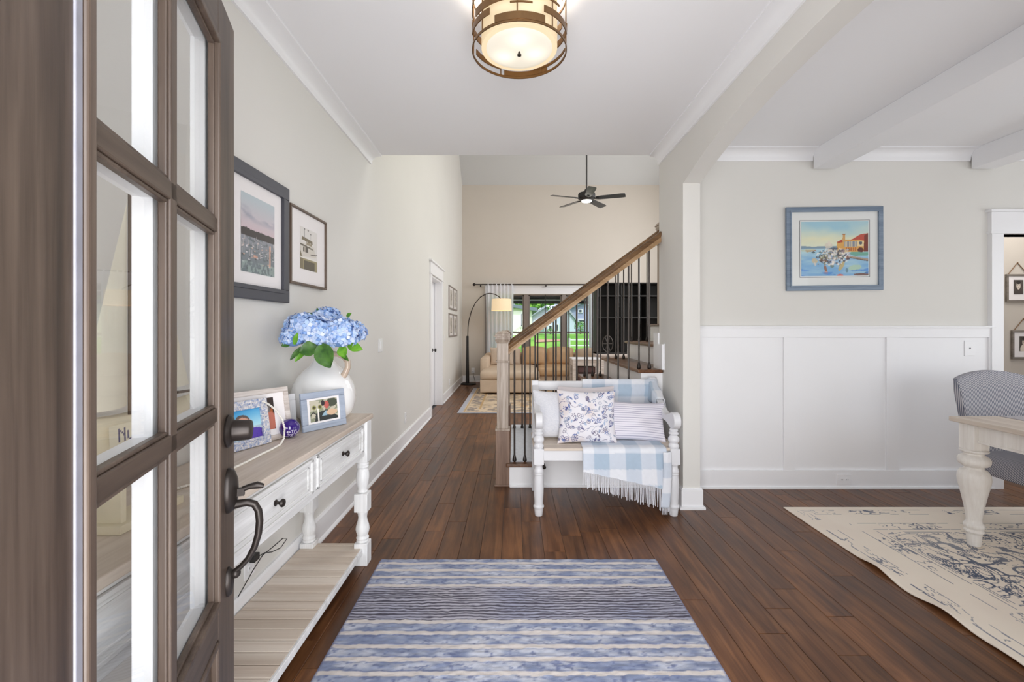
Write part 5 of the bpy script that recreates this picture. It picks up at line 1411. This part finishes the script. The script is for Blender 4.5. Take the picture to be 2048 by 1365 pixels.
# arc floor lamp
LD = 10.35
def LP_(x, y): return P(x, y, LD)
fl = thing('arc_floor_lamp', 'black arc floor lamp with a cream drum shade beside the sofa', 'floor lamp', (LP_(936, 768)[0], LD, 0))
bx = LP_(935, 768)[0]
obj('base', MB().lathe([(.18, 0), (.18, .018), (.17, .024), (.02, .030), (.02, .05)], (bx+.02, LD, 0), 36), M['black'], fl, smooth=True)
obj('pole', MB().lathe([(.040, .03), (.036, .3), (.026, 1.08), (.026, 1.11), (.011, 1.115)], (bx, LD, 0), 18), M['black'], fl, smooth=True)
arc = [(935.5, 674), (936, 655), (938, 640), (943, 622), (951, 606), (961, 594.5), (971, 588.5), (980, 587), (990, 589), (998, 594), (1003.5, 600)]
obj('arc', MB().tube([LP_(*p) for p in arc], .0105, 10), M['bronze'], fl, smooth=True)
s0 = LP_(1003, 609.5); sr, shh = .235, .145
t = NT('lit_lamp_shade'); t.col(srgb(240, 220, 188)); t.set(rough=.9); t.emit(srgb(255, 226, 180), .30)
obj('shade', MB().lathe([(sr, s0[2]-shh), (sr*.94, s0[2]+shh-.02), (sr*.925, s0[2]+shh-.02), (sr*.985, s0[2]-shh)], (s0[0], LD, 0), 40), t.m, fl, smooth=True)
# the lathe caps would close the drum: a real shade is open, so a diffuser disc sits a little inside
obj('cord', MB().tube([P(946, 742, 10.83), P(947, 752, 10.8), P(950, 762, 10.78), (P(951, 764, 10.6)[0], 10.6, .01), (bx+.1, 10.5, .008)], .006, 6), M['black'], fl, smooth=True)

# curtain rod and panels
cr = thing('curtain_rod', 'long dark bronze curtain rod above the far windows', 'curtain rod', P(1090, 569, 10.73))
zr = P(1000, 569.5, 10.73)[2]
obj('rod', MB().tube([(P(950, 0, 10.73)[0], 10.73, zr), (2.6, 10.73, zr)], .016, 12), M['bronze'], cr, smooth=True)
obj('finial', MB().sphere((P(950, 0, 10.73)[0]-.02, 10.73, zr), .036, 14, 10), M['bronze'], cr, smooth=True)
obj('finial', MB().sphere((2.62, 10.73, zr), .036, 14, 10), M['bronze'], cr, smooth=True)
for x in (P(1092, 0, 10.73)[0], -.8, 2.45): obj('bracket', MB().box(x-.012, x+.012, 10.72, 10.85, zr-.05, zr-.01), M['bronze'], cr)
t = NT('sheer_curtain'); t.set(rough=.9); t.t.nodes.remove(t.b)
df = t.n('ShaderNodeBsdfDiffuse'); df.inputs[0].default_value = srgb(238, 241, 248); tl_ = t.n('ShaderNodeBsdfTranslucent'); tl_.inputs[0].default_value = srgb(238, 241, 248); mx = t.n('ShaderNodeMixShader'); mx.inputs[0].default_value = .38
tp = t.n('ShaderNodeBsdfTransparent'); m2 = t.n('ShaderNodeMixShader'); m2.inputs[0].default_value = .03
t.l(df.outputs[0], mx.inputs[1]); t.l(tl_.outputs[0], mx.inputs[2]); t.l(mx.outputs[0], m2.inputs[1]); t.l(tp.outputs[0], m2.inputs[2]); t.l(m2.outputs[0], t.t.nodes['Material Output'].inputs[0])
M['sheer'] = t.m
def curtain(label, x0, x1, folds, seed):
    R = random.Random(seed); ph = [R.uniform(0, 6) for _ in range(3)]
    def fn(u, v):
        y = 10.73+.020*math.sin(u*folds*2*PI+ph[0])+.007*math.sin(u*folds*4.7+ph[1]+v*1.5)
        return (x0+(x1-x0)*u+.010*math.sin(v*4+u*9), y, .02+(zr+.02-.02)*v)
    tag(obj('curtain', MB().grid(fn, 120, 16), M['sheer'], loc=((x0+x1)/2, 10.73, 0), smooth='full', fix=False), label, 'curtain', 'sheer curtains on the far windows')
curtain('pale grey sheer curtain hanging behind the arc lamp', P(972, 0, 10.73)[0], P(1027, 0, 10.73)[0], 7, 1)
curtain('pale sheer curtain at the right of the far windows, seen through the balusters', P(1177, 0, 10.73)[0], 2.15, 5, 2)

# great room rug
def grug(X, Y):
    n = fbm(X*7, Y*7, 80, 3); c = mixn(rgb(216, 196, 168), rgb(176, 154, 128), np.clip((n-.45)*3, 0, 1))
    d = np.minimum(np.minimum(X+.86, 2.4-X), Y-6.80)
    put(c, (d > .12) & (d < .30) & (fbm(X*14, Y*14, 81) > .52), rgb(130, 122, 120), .8)
    put(c, (np.abs(d-.32) < .012) | (np.abs(d-.10) < .012), rgb(186, 150, 100), .8)
    put(c, (d > .36) & (fbm(X*10, Y*10, 82) > .58), rgb(140, 130, 124), .7); put(c, (d > .5) & (np.abs(fbm(X*5, Y*5, 83)-.5) < .02), rgb(190, 140, 84), .6)
    put(c, d < .07, rgb(176, 180, 194), .9)
    return c
q = paint_quad((-.86, 6.80, .01), (2.4, 6.80, .01), (-.86, 9.6, .01), 200, 170, lambda U, V: grug(-.86+3.26*U, 6.80+2.8*V))
r2 = tag(obj('area_rug', q, vcol('faded_wool_rug', .95, .3, 300), loc=(.8, 8.2, 0), fix=False), 'faded beige patterned rug with a grey border in front of the sofa', 'rug')
obj('rug_edge', MB().box(-.86, 2.4, 6.80, 9.6, .0005, .0095), plain('rug_backing', srgb(150, 146, 144), .95), r2)

# ceiling fan
FX, FYd, FZ = 1.275, 7.9, 3.56
fa = thing('ceiling_fan', 'black five-bladed ceiling fan on a long rod, with a small lit lamp', 'ceiling fan', (FX, FYd, FZ))
obj('down_rod', MB().tube([(FX, FYd, FZ+.1), (FX, FYd, 6.69)], .013, 10), M['black'], fa, smooth=True)
obj('canopy', MB().lathe([(.02, 6.60), (.07, 6.66), (.075, 6.698)], (FX, FYd, 0), 24), M['black'], fa, smooth=True)
obj('motor_housing', MB().lathe([(.03, FZ+.17), (.05, FZ+.13), (.14, FZ+.10), (.15, FZ+.08), (.15, FZ+.01), (.12, FZ-.01), (.10, FZ-.03)], (FX, FYd, 0), 36), M['black'], fa, smooth=True)
t = NT('lit_fan_lamp'); t.col(srgb(255, 255, 250)); t.emit(srgb(255, 250, 236), 4.0)
obj('light_lens', MB().lathe([(.004, FZ-.060), (.05, FZ-.056), (.085, FZ-.045), (.09, FZ-.032), (.02, FZ-.03)], (FX, FYd, 0), 30), t.m, fa, smooth=True)
M['blade'] = plain('fan_blade_black', srgb(40, 42, 44), .28, .05, 20)
for k in range(5):
    a = math.radians(-91+72*k)
    R_m = Matrix.Translation((FX, FYd, FZ+.005)) @ Matrix.Rotation(a, 4, 'Z') @ Matrix.Rotation(math.radians(-11), 4, 'X')
    out = [(.16, -.045), (.22, -.062), (.60, -.072), (.655, -.066), (.665, -.05), (.665, .05), (.655, .066), (.60, .072), (.22, .062), (.16, .045)]
    bl = obj('blade', MB().prism(out, -.004, .004, 'z').rot(R_m), M['blade'], fa, bevel=.001)
    obj('blade_iron', MB().box(.10, .22, -.022, .022, -.012, -.004).rot(R_m), M['black'], bl)

# dark wall unit behind the stairs
HU = thing('display_hutch', 'tall black open-shelved hutch behind the stair balusters', 'hutch', (2.3, 8.8, 0))
hx0, hx1, hy0, hy1, hz0, hz1 = 1.57, 3.1, 8.6, 9.0, .80, 2.145
obj('carcass', MB().box(hx0, hx0+.03, hy0, hy1, hz0, hz1).box(hx1-.03, hx1, hy0, hy1, hz0, hz1).box(hx0, hx1, hy1-.02, hy1, hz0, hz1).box(hx0-.01, hx1+.01, hy0-.01, hy1, hz1, hz1+.02).box(hx0, hx1, hy0, hy1, hz0, hz0+.03), M['black_wood'], HU, bevel=.003)
for z in (1.48, 1.90): obj('shelf', MB().box(hx0+.03, hx1-.03, hy0+.03, hy1-.02, z, z+.025), M['black_wood'], HU, bevel=.002)
for x in (2.05, 2.55): obj('divider', MB().box(x, x+.02, hy0+.03, hy1-.02, hz0+.03, hz1), M['black_wood'], HU)
obj('base_cabinet', MB().box(hx0-.02, hx1+.02, hy0-.03, hy1, 0, .06).box(hx0, hx1, hy0-.0, hy1, .06, .78).box(hx0-.02, hx1+.02, hy0-.03, hy1, .765, .80), M['limed'], HU, bevel=.003)
ws_ = thing('wheel_ornament', 'dark round metal wheel ornament standing in the black hutch', 'ornament', (1.83, 8.66, .83))
ring_pts = [(1.80+.10*math.cos(2*PI*k/28), 8.66, .99+.155*math.sin(2*PI*k/28)) for k in range(29)]
obj('rim', MB().tube(ring_pts, .010, 8), M['iron'], ws_, smooth=True)
q = MB()
for k in range(6): a = 2*PI*k/6; q.tube([(1.80, 8.66, .99), (1.80+.10*math.cos(a), 8.66, .99+.155*math.sin(a))], .006, 6)
obj('spoke', q, M['iron'], ws_, smooth=True)
# driftwood piece on the cabinet edge
# side table and trunk
s_t = thing('side_table', 'small beige side table with a white top, seen between the balusters', 'side table', (1.2, 8.2, 0))
tx0, tx1, ty0, ty1 = 1.03, 1.56, 7.95, 8.40; zt = P(1160, 717.5, 8.0)[2]
obj('table_top', MB().box(tx0, tx1, ty0, ty1, zt-.02, zt), M['trim'], s_t, bevel=.003)
obj('apron', MB().box(tx0+.03, tx1-.03, ty0+.02, ty0+.04, zt-.13, zt-.02).box(tx0+.03, tx1-.03, ty1-.04, ty1-.02, zt-.13, zt-.02).box(tx0+.02, tx0+.04, ty0+.03, ty1-.03, zt-.13, zt-.02).box(tx1-.04, tx1-.02, ty0+.03, ty1-.03, zt-.13, zt-.02), M['limed'], s_t)
for x in (tx0+.05, tx1-.05):
    for y in (ty0+.04, ty1-.05): obj('leg', MB().box(x-.04, x+.04, y-.03, y+.03, 0, zt-.02), M['limed'], s_t, bevel=.003)
tk = thing('trunk', 'dark reddish-brown trunk under the small side table', 'trunk', (1.32, 8.15, 0))
obj('body', MB().box(1.15, 1.44, 8.0, 8.33, 0, .50), plain('oxblood_leather', srgb(84, 58, 58), .5, .08, 12), tk, bevel=.01)
obj('lid', MB().box(1.143, 1.447, 7.993, 8.337, .50, .60), bpy.data.materials['oxblood_leather'], tk, bevel=.012)
obj('lid_band', MB().box(1.142, 1.448, 7.990, 8.338, .493, .503), M['bronze'], tk)

# ================================================================== OUTSIDE THE FAR WINDOWS
t = NT('lawn'); n = t.noise(t.pos(), .35, 4)
t.col(t.ramp(n, [(.35, srgb(86, 150, 44)), (.65, srgb(142, 190, 70))])); t.set(rough=1.0)
o = struct('ground_lawn', MB().prism([(11.2, -.5), (13.6, -.42), (20, .33), (29, .84), (40, .82), (60, .6), (130, .6), (130, -1), (11.2, -1)], -60, 70, 'x'), t.m)
tag(o, 'bright green lawn outside the far windows', 'lawn')
def gz(y): return float(np.interp(y, [11.2, 13.6, 20, 29, 40, 60, 130], [-.5, -.42, .33, .84, .82, .6, .6]))
path_m = MB().grid(lambda u, v: (1.1+1.7*v, 23.4+1.3*v+(1.8-.9*v)*u, gz(23.4+1.3*v+(1.8-.9*v)*u)+.03), 4, 16)
struct('ground_path', path_m, plain('bare_earth', srgb(190, 150, 122), 1, .08, 1), 'bare earth path across the lawn', 'path')
po = thing('porch', 'dark beamed covered porch just outside the far windows', 'porch', (1, 12.6, -.3))
M['porch'] = plain('dark_porch_timber', srgb(58, 58, 60), .7, .05, 4)
def oz(y, d): return EYE-(y-HY)*d/F
obj('porch_floor', MB().box(-1.2, 6, 11.2, 13.6, -.45, -.05), plain('porch_deck', srgb(150, 148, 144), .8), po)
obj('porch_roof', MB().box(-1.2, 6, 11.03, 13.8, 2.60, 2.75), M['porch'], po)
obj('beam', MB().box(-1.2, 6, 13.4, 13.6, oz(608, 13.5), oz(602, 13.5)), M['porch'], po)
obj('beam', MB().box(-1.2, 6, 13.45, 13.6, oz(599, 13.5), 2.62), M['porch'], po)
obj('fascia_strip', MB().box(-1.2, 6, 13.38, 13.45, oz(601.8, 13.4), oz(599.5, 13.4)), M['trim'], po)
for x in (-1.1, 2.62, 5.6): obj('porch_post', MB().box(x, x+.14, 13.4, 13.55, -.1, oz(608, 13.5)), M['trim'], po)
rl = thing('porch_railing', 'white rail fence on the lawn beyond the porch, at the right window', 'fence', (3.5, 20, .33))
for z in (.50, .75): obj('rail', MB().box(2.4, 9, 19.97, 20.02, z, z+.05), M['trim'], rl)
for x in (2.4, 4.2, 6.0, 7.8): obj('post', MB().box(x, x+.1, 19.95, 20.05, .3, .85), M['trim'], rl)
def house(label, px0, px1, ybase, yeave, ypeak, d, m, roofm, depth=8, windows=(), peak=.5):
    x0, x1 = P(px0, 0, d)[0], P(px1, 0, d)[0]; zb, ze, zp = oz(ybase, d)-.2, oz(yeave, d), oz(ypeak, d); xm = x0+(x1-x0)*peak
    h_ = thing('house', label, 'house', ((x0+x1)/2, d, zb), 'houses beyond the lawn')
    wl_ = obj('wall', MB().prism([(x0, zb), (x1, zb), (x1, ze), (xm, zp-.15), (x0, ze)], d, d+depth, 'y'), m, h_)
    ov = .35
    def sl(xa, za, xb, zb2):
        return MB().prism([(xa, za), (xb, zb2), (xb, zb2+.22), (xa, za+.22)], d-ov, d+depth+ov, 'y')
    e = (zp-ze)/max(.1, xm-x0); obj('roof', sl(x0-ov, ze-.15-ov*e*.5, xm, zp-.1), roofm, h_)
    e2 = (zp-ze)/max(.1, x1-xm); obj('roof', sl(xm, zp-.1, x1+ov, ze-.15-ov*e2*.5), roofm, h_)
    for (a, b, c, e_) in windows:
        xa, xb, za, zb_ = P(a, 0, d)[0], P(b, 0, d)[0], oz(e_, d), oz(c, d)
        w = obj('window_frame', MB().box(xa-.08, xb+.08, d-.08, d, za-.08, zb_+.08), M['trim'], h_)
        obj('pane', MB().box(xa, xb, d-.10, d-.08, za, zb_), M['dark_pane'], w)
M['dark_pane'] = plain('dark_window_pane', srgb(70, 80, 92), .15)
sid = plain('white_siding', srgb(232, 232, 222), .7, .02, 3); sidb = plain('pale_blue_siding', srgb(206, 216, 238), .7, .02, 3); sidg = plain('blue_grey_siding', srgb(160, 166, 200), .7, .02, 3); sidg2 = plain('pale_grey_siding', srgb(210, 208, 228), .7, .02, 3)
roof = plain('grey_shingle_roof', srgb(170, 176, 190), .9, .06, 6); roofd = plain('dark_roof_edge', srgb(120, 130, 146), .8, .05, 5)
house('cream-white house with a flat eave at the left of the far window', 1010, 1064, 668, 618, 612, 30, sid, roofd, windows=[(1042, 1044, 628, 653)], peak=.2)
house('low grey-roofed house in the middle distance', 1056, 1094, 668, 637, 612, 47, sidg2, roof, windows=[(1070, 1077, 642, 645)], peak=.98)
house('large pale blue gabled house seen in the centre window', 1088, 1150, 668, 640, 604, 38, sidb, roof, depth=6, windows=[(1104, 1111, 613, 619), (1098, 1103, 652, 662), (1112, 1116, 650, 662)], peak=.55)
house('blue-grey sided house seen in the right window', 1134, 1185, 668, 618, 604, 47, sidg, roofd, windows=[(1158, 1163, 620, 625), (1156, 1168, 640, 645)], peak=.7)
t = NT('tree_foliage'); rr_ = t.n('ShaderNodeNewGeometry').outputs['Random Per Island']
t.col(t.ramp(rr_, [(0, srgb(52, 104, 34)), (.6, srgb(98, 156, 52)), (1, srgb(150, 196, 84))])); t.set(rough=.9); M['foliage'] = t.m
def tree(label, c, r, seed, n=900):
    R = random.Random(seed); th = thing('tree', label, 'tree', (c[0], c[1], gz(c[1])))
    obj('trunk', MB().tube([(c[0], c[1], gz(c[1])-.05), (c[0], c[1], c[2]+.2*r)], [.06*r+.03, .04*r+.02], 8), plain('bark', srgb(96, 80, 66), .9) if 'bark' not in bpy.data.materials else bpy.data.materials['bark'], th)
    q = MB()
    for _ in range(n):
        d = Vector((R.gauss(0, 1), R.gauss(0, 1), R.gauss(0, 1))).normalized()*R.uniform(.55, 1)**.5*r; p = Vector(c)+Vector((d.x, d.y, d.z*.9))
        t1 = Vector((R.gauss(0, 1), R.gauss(0, 1), R.gauss(0, 1))).normalized(); t2 = t1.cross(d).normalized(); s = r*.11
        q.add([p-t1*s, p+t2*s*.6, p+t1*s, p-t2*s*.6], [(0, 1, 2, 3)])
    obj('crown', q, M['foliage'], th, fix=False)
tree('leafy green tree between the houses outside', (P(1074, 0, 60)[0], 60, oz(612, 60)), 2.9, 1)
tree('round green shrub before the blue-grey house', (P(1161, 0, 36)[0], 36, oz(654, 36)), .50, 2, 300)
tree('low green bush at the foot of the centre house', (P(1101, 0, 34)[0], 34, oz(664, 34)), .32, 3, 250)
